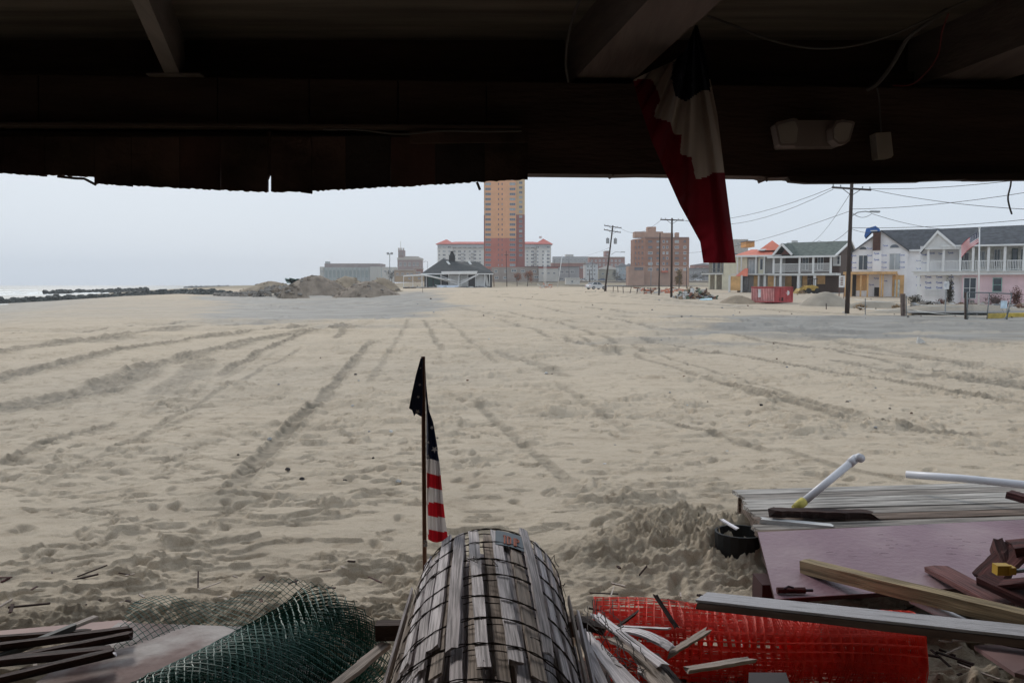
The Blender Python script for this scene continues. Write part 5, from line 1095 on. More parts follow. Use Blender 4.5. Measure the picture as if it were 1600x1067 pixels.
# twin head emergency light
pl = mat('aged_plastic', (.30, .25, .235), .55, .08, 2); p = W(1272, 208, DH); 
em = thing('emergency_light', 'twin headed emergency light fixed to the dark header', 'emergency light', (p.x, DH, p.z))
mb = MB().mat(pl); mb.prism([W(x, y, DH-.08) for x, y in ((1240, 188), (1312, 188), (1313, 226), (1310, 229), (1220, 230), (1217, 226))], (0, .078, 0)); mb.build('housing', em)
for pts, t in (([(1211, 195), (1214, 191), (1240, 184.5), (1246, 186), (1251, 200), (1248, 226), (1244, 228), (1220, 228), (1217, 225)], .06), ([(1300, 200), (1306, 190), (1316, 187), (1333, 189.5), (1336, 192), (1328, 220), (1322, 225), (1310, 226), (1301, 218)], .06)):
    h_ = MB().mat(pl).prism([W(x, y, DH-.15) for x, y in pts], (0, t+.008, 0)).build('lamp_head', em); cx = sum(q[0] for q in pts)/len(pts); cy = sum(q[1] for q in pts)/len(pts)
    MB().mat(mat('lens_plastic', (.45, .40, .36), .3)).prism([W(cx+(x-cx)*.78, cy+(y-cy)*.78, DH-.157) for x, y in pts], (0, .006, 0)).build('lens', h_)
mb = MB().mat(mat('box_plastic', (.42, .37, .32), .55)); mb.prism([W(x, y, DH-.07) for x, y in ((1368, 208), (1392, 206.5), (1396, 243), (1393, 246.5), (1374, 248), (1372, 246))], (0, .065, 0)); one('junction_box', mb, 'small pale box hanging on a cord right of the emergency light', 'junction box')
# bunting
bred_ = mat('bunting_red', (.16, .009, .016), .9, .12, 4, .3, 200., trans=.35, bdist=.002); bwht = mat('bunting_white', (.46, .39, .34), .9, .08, 4, .3, 200., trans=.3, bdist=.002); bnav = mat('bunting_navy', (.011, .013, .024), .9, .1, 4, trans=.15)
yl = [(40, 1086), (80, 1070), (97, 1050), (110, 1020), (125, 989), (160, 998), (220, 1018), (275, 1042), (320, 1062), (378, 1094), (411, 1099)]; yr = [(40, 1090), (100, 1105), (180, 1121), (270, 1132), (411, 1150)]
def ip(t, x): return float(np.interp(x, [a for a, b in t], [b for a, b in t]))
def inpoly(x, y, P):
    c = False; n = len(P)
    for i in range(n):
        x1, y1 = P[i]; x2, y2 = P[(i+1) % n]
        if (y1 > y) != (y2 > y) and x < (x2-x1)*(y-y1)/(y2-y1)+x1: c = not c
    return c
navy = [(1080, 35), (1095, 35), (1107, 100), (1110, 143), (1096, 141), (1090, 146), (1072, 159), (1064, 156), (1054, 149), (1050, 122), (1054, 100), (1064, 82)]
whp = [(985, 127), (1000, 121), (1054, 95), (1066, 80), (1110, 100), (1128, 200), (1133, 270), (1112, 271), (1108, 275), (1087, 281), (1083, 262), (1080, 246), (1062, 241), (1065, 212), (1052, 209), (1047, 192), (1040, 189), (1022, 184), (1024, 170), (1031, 158), (1026, 140), (1018, 124), (1004, 124)]
NV, NUU = 150, 70; vs = []; vd = []
for j in range(NV+1):
    y = 40+(411-40)*j/NV; l, r_ = ip(yl, y), ip(yr, y)
    for i in range(NUU+1):
        u = i/NUU; x = l+(r_-l)*u; ang = math.atan2(x-1085, y-30)   # pleats fan out from the pinned top
        dep = .035*math.sin(ang*34)*min(1, (y-40)/60)+.012*math.sin(ang*71+1)+.05*math.sin(ang*9)+.03*math.sin(y*.03+u*3)*(1-u)
        if y > 260 and u < .5: dep += .012*math.sin((y+x*.9)*.22)*(.5-u)*2
        vs.append(W(x, y, 3.5+dep)); vd.append((x, y))
mb = MB(); mb.v = [tuple(v) for v in vs]
for j in range(NV):
    for i in range(NUU):
        k = j*(NUU+1)+i; x = (vd[k][0]+vd[k+1][0])/2; y = (vd[k][1]+vd[k+NUU+1][1])/2
        mb.mat(bnav if inpoly(x, y, navy) else bwht if inpoly(x, y, whp) else bred_); mb.f.append((k, k+1, k+NUU+2, k+NUU+1)); mb.mi.append(mb.cur)
one('bunting', mb, 'red, white and navy pleated bunting hanging from the big rafter', 'bunting', smooth=True)
# ================================================================ FOREGROUND DEBRIS
gw = [mat('weathered_slat_%s' % a, c_, .9, .5, 1.6, .9, 5., (3., 90, 90), bdist=.003, lo=.3, hi=.6, detail=7.) for a, c_ in (('pale', (.66, .615, .63)), ('mid', (.50, .46, .47)), ('brown', (.38, .32, .28)))]
wireb = mat('rusty_wire', (.07, .055, .05), .7)
sup = thing('bench', 'dark low timber bench under the slat roll', 'bench', (0, 2.5, 0))
MB().mat(dwood).bb(-.42, .38, 1.7, 3.25, .52, .58).build('seat', sup)
for x in (-.36, .32):
    for y in (1.8, 3.15): MB().mat(dwood).bb(x-.04, x+.04, y-.04, y+.04, -.2, .52).build('leg', sup)
# snow fence roll
A = Vector((-.085, 3.12, .90)); B = Vector((-.075, 1.93, .80)); ax = (B-A).normalized(); e1 = ax.cross(Vector((0, 0, 1))).normalized(); e2 = e1.cross(ax)
if e2.z < 0: e2 = -e2
ro = thing('slat_fence_roll', 'roll of weathered grey wooden slat fencing bound with rusty wire', 'fence roll', (0, 2.5, .58))
def rp(u, th, r): return A.lerp(B, u)+e1*math.cos(th)*r+e2*math.sin(th)*r
pool = [plank_mesh('slat', random.uniform(1.0, 1.22), .036+random.uniform(-.003, .004), .008, gw[k % 3 if k % 3 else 0], .012, 10, .0018, random.uniform(-.003, .006)) for k in range(14)]
Lax = (B-A).length; short = [plank_mesh('slat', random.uniform(.86, 1.04), .038+random.uniform(-.003, .006), .010, gw[(0, 1, 0, 2)[k % 4]], .014, 10, .002, random.uniform(-.004, .012)) for k in range(12)]
def slat(th, r0, r1, tw, off, me=None, lift=0):
    me = me or random.choice(pool); p1 = rp(-.0+off, th, r0); p2 = rp(1+off, th+tw, r1+lift); rad = (rp(.5, th+tw/2, 1)-A.lerp(B, .5)).normalized()
    o = bpy.data.objects.new('slat', me); C.objects.link(o); o.parent = ro; o.matrix_local = Matrix.Translation(p1-wl(ro)) @ axes(p1, p2, rad); return o
R0 = .268
for turn, (rr, n, jit) in enumerate(((R0, 27, .09), (R0-.02, 30, .04), (R0-.045, 28, .05), (R0-.09, 22, .06), (R0-.14, 15, .06))):
    for k in range(n):
        th = 2*math.pi*(k+.5*turn*.7)/n+random.gauss(0, jit*.35)
        if turn == 0 and math.sin(th) < -.55: continue
        slat(th, rr+random.uniform(-.004, .008), rr+.03+random.uniform(-.004, .014), .24*(1 if e1.x < 0 else -1)+random.gauss(0, .06), random.uniform(-.05, .05), random.choice(short) if turn == 0 else None)
for th, r, tw, off in ((math.pi*1.02, .33, .03, .1), (math.pi*1.05, .35, .05, .16), (math.pi*.99, .30, 0, .05), (math.pi*-.02, .31, .0, .1), (math.pi*.03, .3, -.03, .02), (math.pi*1.1, .32, .02, .2)):
    slat(th, r, r+.02, tw, off)
for u in (.02, .13, .25, .38, .50, .63, .76, .9):
    for rr, ph in ((R0+.008, 0), (R0+.009, 1.), (R0-.012, .4)):
        P = []
        for k in range(150):
            th = 2*math.pi*k/149*1.02-.2+ph; P.append(rp(u+.007*math.sin(th*3+u*30)+.010*math.sin(th*1.7+u*20)+.0022*math.cos(th*14+ph*3), th, rr+.03*u+.002*math.sin(th*22+ph*3)))
        MB().mat(wireb).tube(P, .0019, 4).build('wire', ro)
for k in range(12):
    u = random.random(); th = random.uniform(.2, 2.9); P = [rp(u, th, R0+.012)]
    for j in range(4): P.append(rp(u+random.uniform(-.03, .04), th+.03*j*random.choice((-1, 1)), R0+.014+random.uniform(0, .018)))
    MB().mat(wireb).tube(P, .0015, 4).build('wire_end', ro)
# dark lining so that the roll is not hollow to the light, and the printed tag stuck under the slats
tagm = mat('tag_grey', (.20, .24, .28), .5, .15, 4); tg = thing('printed_tag', 'grey printed plastic tag with orange letters tucked under the far slats', 'tag', rp(.1, 1.2, R0+.01))
thc = math.pi/2-.28 if e1.x > 0 else math.pi/2+.28
def tagp(a, b, r=.014): return rp(.035+b*.11, thc+(a-.5)*(-.36 if e1.x > 0 else .36)*1.1, R0+r)
mb = MB().mat(tagm); n_ = 6
for i in range(n_):
    mb.prism([tagp(i/n_, 0), tagp((i+1)/n_, 0), tagp((i+1)/n_, 1), tagp(i/n_, 1)], (tagp(.5, .5, .012)-tagp(.5, .5, .014)))
mb.build('sheet', tg); mb = MB().mat(mat('tag_orange', (.45, .10, .04), .6))
def stroke(a0, b0, a1, b1):
    p, q = tagp(a0, b0, .016), tagp(a1, b1, .016); mb.beam(p, q, .006, .002, up=e2)
for x0, S_ in ((.25, 'T'), (.40, 'D'), (.58, 'I'), (.68, 'P')):
    w_, t0, t1 = .1, .35, .9
    if S_ == 'T': stroke(x0, t0, x0+w_, t0); stroke(x0+w_/2, t0, x0+w_/2, t1)
    if S_ == 'I': stroke(x0+w_/2, t0, x0+w_/2, t1)
    if S_ in 'DP':
        stroke(x0, t0, x0, t1); e = t1 if S_ == 'D' else (t0+t1)/2; stroke(x0, t0, x0+w_, t0+.08); stroke(x0+w_, t0+.08, x0+w_, e-.08); stroke(x0+w_, e-.08, x0, e)
mb.build('lettering', tg)
# small flag on a stick stuck behind the roll
stw = mat('brown_stick', (.26, .13, .075), .7, .2, 6, stretch=(1, 1, .3)); zt = W(661, 557, 3.22); zb_ = W(663.5, 870, 3.22)
st = thing('flag_stick', 'thin brown wooden stick standing upright behind the slat roll', 'stick', (zb_.x, zb_.y, .5)); MB().mat(stw).tube([Vector((zb_.x+.003, zb_.y, .5)), zb_, zt], .0085, 8).build('rod', st, smooth=True)
MB().mat(mat('white_cord', (.5, .48, .45), .7)).tube([W(662, 846, 3.2), W(666, 846, 3.2), W(666, 852, 3.2), W(662, 852, 3.2)], .006, 6).build('tie', st)
flr = mat('small_flag_red', (.42, .012, .02), .85, .1, 6, trans=.35); flw = mat('small_flag_white', (.58, .54, .52), .85, .1, 6, trans=.35); fln = mat('small_flag_navy', (.022, .03, .07), .85, .15, 6, trans=.1)
L2 = [(560, 663), (600, 664), (640, 666), (700, 666), (780, 667), (820, 668), (846, 669)]; R2 = [(560, 664), (600, 666), (640, 670), (660, 677), (718, 687), (760, 691), (800, 695), (846, 701.5)]
mb = MB(); NV, NUU = 144, 20; vd = []; vs = []
for j in range(NV+1):
    y = 560+(842-560)*j/NV; l, r_ = ip(L2, y), ip(R2, y)
    for i in range(NUU+1):
        u = i/NUU; x = l+(r_-l)*u; yy = y+u*6*(y > 700)+(3*math.sin(u*5) if j == NV else 0); dep = .022*math.sin(u*9+y*.012)*min(1, (y-560)/120)+.01*math.sin(u*17+y*.03)
        vs.append(W(x, yy, 3.24+dep)); vd.append((x, yy, u, y))
mb.v = [tuple(v) for v in vs]
for j in range(NV):
    for i in range(NUU):
        k = j*(NUU+1)+i; y = vd[k][1]-vd[k][2]*4; u = vd[k][2]
        if y < 715: m_ = fln
        elif y < 738: m_ = flw
        else: m_ = (flr, flw, flr, flw, flr, flr)[min(5, int((y-738)/22))] if y < 826 else flr
        if y > 738 and u < .22 and int((y-738)/22) % 2 == 0: m_ = flw if vd[k][0] < 668.5 and y > 770 else m_
        mb.mat(m_); mb.f.append((k, k+1, k+NUU+2, k+NUU+1)); mb.mi.append(mb.cur)
mb.mat(flw)
for cx, cy, r in ((679, 702, 6), (675, 668, 3.4), (683.5, 684, 2.6), (668.5, 691, 3), (668, 713, 3.6)): mb.add([W(a, b, 3.195) for a, b in star(cx, cy, r, lambda a, b: (a, b))], [tuple(range(10))])
# upper bit of the cloth folded over to the left of the stick
mb.mat(fln); P = [(657, 560), (660, 560), (659.5, 640), (658.5, 651), (650, 646), (647, 650), (644, 641), (639, 638), (644, 612), (650, 585)]
mb.prism([W(x, y, 3.20) for x, y in P], (0, .012, 0)); mb.mat(flw)
for cx, cy, r in ((652.5, 643, 4.2), (656, 601, 2.8), (653.5, 620, 3), (657, 575, 1.8)): mb.add([W(a, b, 3.193) for a, b in star(cx, cy, r, lambda a, b: (a, b))], [tuple(range(10))])
one('small_flag', mb, 'small torn stars and stripes flag hanging down the thin stick', 'flag', smooth=False)
# dark timber behind the roll
mb = MB().mat(dwood); mb.beam(W(588, 985, 3.5), W(925, 978, 3.5), .06, .07); one('timber', mb, 'dark square timber crossing behind the slat roll', 'timber')
# ---- orange mesh roll
om = mat('orange_mesh', (.88, .06, .022), .55, .15, 3, trans=.35, spec=.5); bm_ = MB().mat(om)
oa = W(928, 985, 4.32); ob = W(1428, 985, 4.15); oa.z = ob.z = .205; oax = (ob-oa); oL = oax.length; oax.normalize(); of = Vector((0, 0, 1)).cross(oax).normalized()
NR, NT = 36, 34
def orp(s, th, r): return oa+oax*s+of*math.cos(th)*r+Vector((0, 0, 1))*math.sin(th)*r
def orad(th, s):
    r = .205-.0138*th/(2*math.pi); return r*(1+.05*math.sin(2*th+s*3)+.025*math.sin(5*th+s*11)+.03*math.sin(s*7+th*.5))
turns = 9
for i in range(NR+1):
    s = oL*i/NR; P = [orp(s+.008*math.sin(th_*2+i), th_+.3, orad(th_, s)+.002*math.sin(th_*5+i)) for th_ in [2*math.pi*k/30 for k in range(30*turns)]]; bm_.tube(P, .0024, 3, False)
for k in range(27*turns):
    th_ = 2*math.pi*k/27; P = [orp(oL*i/12+random.uniform(-.004, .004), th_+.3+.05*math.sin(i*.6+th_*2), orad(th_, oL*i/12)+.003*math.sin(i*1.3+k)) for i in range(13)]; bm_.tube(P, .002, 3, False)
for x in (0, oL): 
    P = [orp(x, th_+.3, orad(th_, x)) for th_ in [2*math.pi*k/30 for k in range(30*turns)]]; bm_.tube(P, .003, 4, False)
ore = thing('orange_fence_roll', 'roll of bright orange plastic safety mesh lying on the sand', 'mesh roll', (oa.x, oa.y, 0)); bm_.build('mesh', ore)
P2 = MB().mat(om)
for i in range(26):
    s = .25+oL*.78*i/26; P2.tube([orp(s, -1.7, .19), oa+oax*(s+.02)+of*(.32)+Vector((0, 0, -.18)), oa+oax*(s+.03)+of*.62+Vector((0, 0, -.185))] if of.y < 0 else [orp(s, -1.7, .19), oa+oax*(s+.02)-of*(.32)+Vector((0, 0, -.18)), oa+oax*(s+.03)-of*.62+Vector((0, 0, -.185))], .0016, 3, False)
for j in range(8):
    P2.tube([oa+oax*(.25+oL*.78*i/10)+(of if of.y < 0 else -of)*(.15+.06*j)+Vector((0, 0, -.175+.01*math.sin(i+j))) for i in range(11)], .0016, 3, False)
P2.build('loose_mesh', ore)
# ---- green net
gm = mat('green_net', (.016, .105, .075), .5, .2, 4, spec=.5); gn = MB().mat(gm)
ga_ = W(535, 1000, 4.15); gb_ = W(150, 1215, 3.15); gax = gb_-ga_; gL = gax.length; gax.normalize(); g1_ = gax.cross(Vector((0, 0, 1))).normalized(); g2_ = g1_.cross(gax)
if g2_.z < 0: g2_ = -g2_
def gsurf(u, th):
    r = (.30-.018*th/(2*math.pi))*(1-.10*u)*(1+.06*math.sin(2*th+1)+.04*math.sin(3*th+u*4))*(1+.08*math.exp(-(u/.05)**2)); return ga_+gax*(gL*u+.05*math.sin(th*1.0+.5)*(1-u))+(g1_*math.cos(th)+g2_*math.sin(th))*r
ncell = 34; turns = 7
for sgn in (-1, 1):
    for k in range(-30*turns*1, 30*turns+ncell, 1):
        P = []
        for j in range(0, ncell*2+1):
            u = j/(ncell*2); th = (k+sgn*j*.5)*2*math.pi/30
            if 0 <= th <= 2*math.pi*turns: P.append(gsurf(u, th)+Vector((random.gauss(0, .0018), random.gauss(0, .0018), random.gauss(0, .0018))))
        if len(P) > 2: gn.tube(P, .0024, 3, False)
gr_ = thing('green_net_roll', 'loosely rolled dark green plastic netting at the lower left', 'net roll', (ga_.x, ga_.y, 0)); gn.build('rolled_net', gr_)
sn = MB().mat(gm)
K = [W(212, 938, 4.55), W(560, 935, 4.6), W(590, 1000, 3.9), W(160, 1062, 3.75)]; K[0].z = .36; K[1].z = .40; K[2].z = .25; K[3].z = .2
K[0] = W(210, 940, 4.75); K[1] = W(520, 905, 4.55); K[3] = W(150, 1068, 3.9); K[2] = W(560, 1010, 4.1)
def ssurf(u, v):
    p = K[0].lerp(K[1], u).lerp(K[3].lerp(K[2], u), v); return p+Vector((0, 0, .035*math.sin(u*11+v*2)*(1-v)+.03*math.sin(v*6+u*3)-.05*math.sin(math.pi*min(1, u*1.2))*(1-v)))
nu_, nv_ = 28, 17
for sgn in (-1, 1):
    for k in range(-nv_, nu_+nv_):
        P = []
        for j in range(nv_*2+1):
            v = j/(nv_*2); u = (k+sgn*j*.5)/nu_
            if 0 <= u <= 1: P.append(ssurf(u, v)+Vector((random.gauss(0, .0015), random.gauss(0, .0015), 0)))
        if len(P) > 2: sn.tube(P, .0019, 3, False)
sn.build('loose_net', gr_)
# ---- boards under the net at the left
pinkb = mat('stained_pink_board', (.22, .145, .13), .8, .25, 2.6, .5, 12., col2=(.46, .41, .385), detail=9., lo=.42, hi=.6); rust_b = mat('dark_red_bar', (.04, .018, .014), .75, .6, 3, .6, 10., stretch=(.8, 12, 12), detail=8.)
def quadboard(name, label, pts, t, m_, cat='board'):
    P = [W(x, y, d_) for x, y, d_ in pts]; n_ = (P[1]-P[0]).cross(P[3]-P[0]).normalized(); n_ = n_ if n_.z < 0 else -n_
    return one(name, MB().mat(m_).prism(P, n_*t), label, cat)
quadboard('stained_sheet', 'stained pinkish white sheet lying under the green netting', [(185, 972, 4.55), (430, 980, 4.35), (560, 1110, 3.5), (-60, 1150, 3.5)], .012, pinkb)
quadboard('painted_board', 'faded pink painted board at the left edge of the sand', [(-60, 990, 4.62), (190, 968, 4.7), (235, 978, 4.55), (-60, 1012, 4.4)], .02, mat('faded_pink_paint', (.34, .215, .19), .7, .15, 2.))
for i, (a, b, w_) in enumerate((((-60, 1018, 4.1), (200, 984, 4.3), .035), ((-60, 1045, 4.0), (205, 992, 4.2), .04), ((-60, 1040, 3.9), (175, 1015, 4.05), .05), ((-60, 1076, 3.75), (172, 1020, 3.95), .04), ((-60, 1002, 4.25), (138, 988, 4.4), .03))):
    o = plank('metal_bar', W(*a), W(*b), w_, .035, rust_b, None, ragged=.025, warp=.003); tag(o, ['long dark red bar, topmost full length one of the left bundle', 'dark red bar, second full length one of the left bundle', 'dark red bar, third in the left bundle', 'dark red bar, lowest in the left bundle', 'short dark red bar at the back of the left bundle'][i], 'bar', 'dark red bars in the left bundle')
o = plank('trim_strip', W(-60, 1050, 4.0), W(118, 978, 4.35), .035, .03, mat('dark_grey_strip', (.06, .062, .06), .6, .2, 3), None); tag(o, 'dark grey strip crossing over the red bars at the left', 'strip')
o = plank('lath', W(108, 981, 4.33), W(150, 964, 4.45), .035, .02, gw[2], None, ragged=.006); tag(o, 'short pale splintered lath at the end of the grey strip', 'lath')
o = plank('lath', W(-40, 1072, 3.8), W(180, 1022, 3.98), .03, .015, gw[0], None); tag(o, 'long pale lath beside the lowest red bar', 'lath')
# ---- deck section
dk = [mat('deck_plank_%s' % a, c_, .9, .5, 1.5, .9, 6., (1.2, 45, 45), bdist=.009, lo=.42, hi=.58, detail=8.) for a, c_ in (('silver', (.37, .34, .31)), ('grey', (.25, .22, .195)), ('brown', (.16, .115, .09)))]
c0, c1, c2, c3 = W(1152, 768, 6.95), W(1760, 742, 7.35), W(1900, 822, 5.95), W(1192, 832, 5.6)
for q in (c0, c1, c2, c3): q.z = .34
dkk = thing('deck_section', 'weathered grey wooden deck section lying on the sand behind the purple board', 'deck section', ((c0+c2)/2).xy.to_3d())
n_ = 8
for i in range(n_):
    f0 = (i+.5)/n_; jl = random.uniform(-.02, .05); p = c0.lerp(c3, f0); q = c1.lerp(c2, f0); d_ = (q-p).normalized(); wv_ = (c3-c0).length/n_-random.uniform(.018, .034)
    plank('plank', p+d_*jl+Vector((0, 0, random.uniform(-.004, .006))), q, wv_, .032, dk[(0, 1, 0, 0, 1, 2, 1, 2)[i]], dkk, ragged=.012, warp=.004, seg=14)
for f0 in (.015, .35, .7): 
    p = c0.lerp(c1, f0); q = c3.lerp(c2, f0); plank('joist', p-Vector((0, 0, .11)), q-Vector((0, 0, .11)), .05, .18, dk[2], dkk, ragged=.01)
plank('rim_joist', c0-Vector((0, .02, .11)), c1-Vector((0, .02, .11)), .04, .17, dk[2], dkk)
# black tub
tb = MB().mat(mat('black_rubber', (.012, .012, .012), .6, .3, 4)); p = W(1157, 840, 6.0); pts = []
vs = []; n_ = 20
for r_, z_ in ((.18, 0), (.19, .22), (.172, .22), (.165, .12)):
    for k in range(n_): a = 2*math.pi*k/n_; vs.append((p.x+r_*math.cos(a), p.y+r_*.9*math.sin(a), .06+z_))
tb.add(vs, [(i*n_+k, i*n_+(k+1) % n_, (i+1)*n_+(k+1) % n_, (i+1)*n_+k) for i in range(3) for k in range(n_)]+[tuple(3*n_+k for k in range(n_))])
one('black_tub', tb, 'round black rubber tub half buried left of the purple board', 'tub', smooth=False)
o = plank('lath', W(1128, 812, 6.05), W(1152, 826, 5.9), .03, .012, gw[0], None); tag(o, 'short pale lath lying across the black tub', 'lath')
# ---- purple board
pur = mat('mauve_painted_board', (.215, .12, .145), .5, .10, 2.2, .35, 25., spec=.5, detail=9., col2=(.30, .20, .21), lo=.42, hi=.72); pe = mat('board_edge', (.045, .02, .02), .8)
q0, q1, q2, q3 = W(1184, 831, 5.63), W(1800, 800, 6.1), W(1960, 920, 4.7), W(1211, 929, 4.55)
q0.z = q1.z = .385; q2.z = q3.z = .33
q2 = q1+(q3-q0); mb = MB().mat(pur).prism([q0, q1, q2, q3], (0, 0, -.004)); r_ = thing('mauve_board', 'large flat mauve painted board lying tilted over the debris', 'board', (q3.x, q3.y, 0)); mb.build('face', r_)
ins_ = Vector((0, 0, -.006)); MB().mat(pe).prism([q0+ins_, q1+ins_, q2+ins_, q3+ins_], (0, 0, -.02)).build('core', r_)
mb = MB().mat(mat('scratch_marks', (.09, .045, .055), .8))
for i in range(26):
    x = random.choice([random.gauss(1395, 20), random.gauss(1480, 25), random.uniform(1230, 1590)]); y = random.gauss(852, 9) if x > 1330 else random.uniform(838, 905); p = G(x, y, .33); p = G(x, y, .33+.055*(p.y-q3.y)/max(.1, q0.y-q3.y)+.003); a = random.uniform(-.3, .3); L = random.uniform(.01, .06); mb.beam(p, p+Vector((math.cos(a)*L, math.sin(a)*L, 0)), .003, .001)
mb.build('scratches', r_)
mb = MB().mat(mat('board_blocks', (.05, .02, .02), .85)); mb.bb(q3.x+.02, q3.x+.3, q3.y+.3, q3.y+.5, 0, .3); one('timber_block', mb, 'dark red block propping up the left edge of the mauve board', 'block')
# ---- pvc pipes
pvc = mat('white_pvc', (.66, .65, .68), .4, .05, 3, spec=.5)
pv_ = thing('pvc_pipe', 'white plastic pipe with elbow tip leaning up from the deck section', 'pipe', W(1248, 790, 6.15)); P = [W(1248, 790, 6.15), W(1330, 722, 6.35), W(1336, 717, 6.36)]
MB().mat(pvc).tube(P[:2], .029, 14).build('tube', pv_, smooth=True); MB().mat(pvc).tube([W(1327, 724.5, 6.345), W(1337, 716, 6.37), W(1342, 714.5, 6.36), W(1345, 716, 6.32)], .034, 14).build('elbow', pv_, smooth=True)
MB().mat(mat('yellow_tape', (.50, .42, .10), .6, .25, 20)).tube([W(1243, 795, 6.13), W(1249, 788.5, 6.15), W(1256, 783, 6.17)], .036, 12).build('taped_end', pv_, smooth=True)
one('pvc_pipe', MB().mat(pvc).tube([W(1416, 741, 6.9), W(1500, 747, 6.65), W(1700, 767, 6.1)], .031, 14), 'long white plastic pipe lying across the deck section at the right edge', 'pipe', smooth=True)
one('pvc_pipe', MB().mat(pvc).tube([W(1425, 935, 4.35), W(1545, 992, 4.0)], .028, 14), 'white plastic pipe half hidden beneath the yellowish beam', 'pipe', smooth=True)
# ---- planks on the right
dred_b = mat('dark_red_paint_wood', (.075, .022, .02), .8, .5, 3, .7, 12., (1, 16, 16), detail=8., lo=.4, hi=.65); yl_b = mat('yellowish_lumber', (.27, .205, .12), .88, .45, 2.2, .9, 9., (1, 24, 24), bdist=.005, detail=8., lo=.38, hi=.62); char = mat('rotten_dark_wood', (.035, .016, .012), .85, .5, 3, .6, 12., (1, 10, 10))
o = plank('rotten_board', W(1206, 800, 6.0), W(1362, 804, 6.1), .11, .05, char, None, ragged=.05, warp=.012, seg=16); tag(o, 'rotten dark board with jagged edges below the yellow taped pipe end', 'board')
o = plank('painted_plank', W(1188, 812, 5.98), W(1300, 823, 5.86), .07, .03, mat('chipped_white_paint', (.48, .47, .46), .8, .25, 4, lo=.3, hi=.5), None, ragged=.02); tag(o, 'short chipped white plank at the near edge of the deck section', 'plank')
o = plank('yellow_beam', W(1258, 884, 4.95), W(1700, 992, 3.55), .085, .075, yl_b, None, ragged=.004, warp=.003, seg=12); tag(o, 'long yellowish square beam lying slanted over the mauve board', 'beam')
hr = thing('handrail_board', 'long grey painted handrail board slanting over the orange mesh roll', 'board', W(1096, 942, 4.0)); gp2 = mat('grey_rail_paint', (.36, .35, .365), .8, .35, 3, .5, 12., (1, 20, 20), detail=8., lo=.3, hi=.5); br2 = mat('worn_rail_edge', (.15, .105, .085), .85, .35, 3, stretch=(1, 8, 8))
ha, hb = W(1097, 940, 4.0), W(1760, 1014, 3.0)
hM = axes(ha, hb); acr = Vector((hM[0][1], hM[1][1], hM[2][1])); hup = Vector((hM[0][2], hM[1][2], hM[2][2])); acr = acr if acr.y > 0 else -acr
for off, wd_, dz in ((.035, .062, 0), (-.032, .068, .001)): plank('rail_strip', ha+acr*off+hup*(.024+dz), hb+acr*off+hup*(.024+dz), wd_, .012, gp2, hr, ragged=.006, warp=.001, seg=20)
plank('rail_core', ha, hb, .136, .03, br2, hr, ragged=.01, warp=.003, seg=20)
o = plank('red_plank', W(1462, 888, 4.95), W(1570, 945, 4.2), .15, .03, mat('worn_red_plank', (.16, .065, .06), .85, .5, 3, .8, 8., (1, 26, 26), detail=8.), None, ragged=.03); tag(o, 'short worn red plank lying on the mauve board', 'plank')
o = plank('red_plank', W(1577, 772, 6.0), W(1680, 800, 5.6), .09, .05, dred_b, None); tag(o, 'dark red plank on the deck section at the right edge', 'plank')
bf = thing('wooden_frame', 'broken dark red wooden frame corner at the right edge of the picture', 'frame', W(1580, 900, 4.3))
for a, b, w_, t_ in (((1540, 905, 4.4), (1592, 855, 4.5), .16, .03), ((1556, 850, 4.6), (1575, 900, 4.4), .05, .1), ((1536, 903, 4.35), (1660, 962, 4.0), .14, .04), ((1580, 858, 4.5), (1680, 848, 4.4), .16, .06), ((1550, 915, 4.3), (1660, 905, 4.1), .12, .03)):
    plank('board', W(*a), W(*b), w_, t_, dred_b, bf, ragged=.012)
cl_ = thing('clamp', 'yellow clamp with steel rod on the broken red frame', 'clamp', W(1575, 890, 4.2)); MB().mat(mat('clamp_yellow', (.50, .30, .03), .5)).pb(1559, 1580, 884, 899, 4.2, .05).pb(1578, 1588, 887, 898, 4.19, .05).build('body', cl_); MB().mat(gmet).tube([W(1588, 892, 4.2), W(1640, 886, 4.2)], .012, 8).build('rod', cl_)
rt = thing('red_tube', 'small dark red tube lying at the near edge of the mauve board', 'tube', W(1215, 925, 4.55)); MB().mat(dred_b).tube([W(1214, 922, 4.62), W(1258, 922, 4.62)], .018, 10).build('barrel', rt); MB().mat(mat('dark_metal', (.06, .05, .06), .4, metal=.7)).tube([W(1258, 922, 4.62), W(1270, 922, 4.62)], .009, 8).build('fitting', rt);  MB().mat(mat('dark_metal', (0, 0, 0))).tube([W(1226, 919, 4.61), W(1232, 915.5, 4.6), W(1240, 918, 4.6)], .006, 5).build('fitting', rt)
quadboard('pink_panel', 'grubby pink panel lying in the shade at the lower right', [(1522, 1008, 3.95), (1700, 1000, 3.9), (1700, 1080, 3.4), (1585, 1050, 3.5)], .02, mat('grubby_pink', (.20, .12, .115), .8, .3, 2.))
quadboard('grey_block', 'flat grey board end at the bottom below the orange roll', [(1170, 1050, 3.55), (1228, 1050, 3.5), (1244, 1100, 3.3), (1168, 1100, 3.35)], .06, mat('dull_grey_board', (.12, .11, .115), .85, .15, 3))
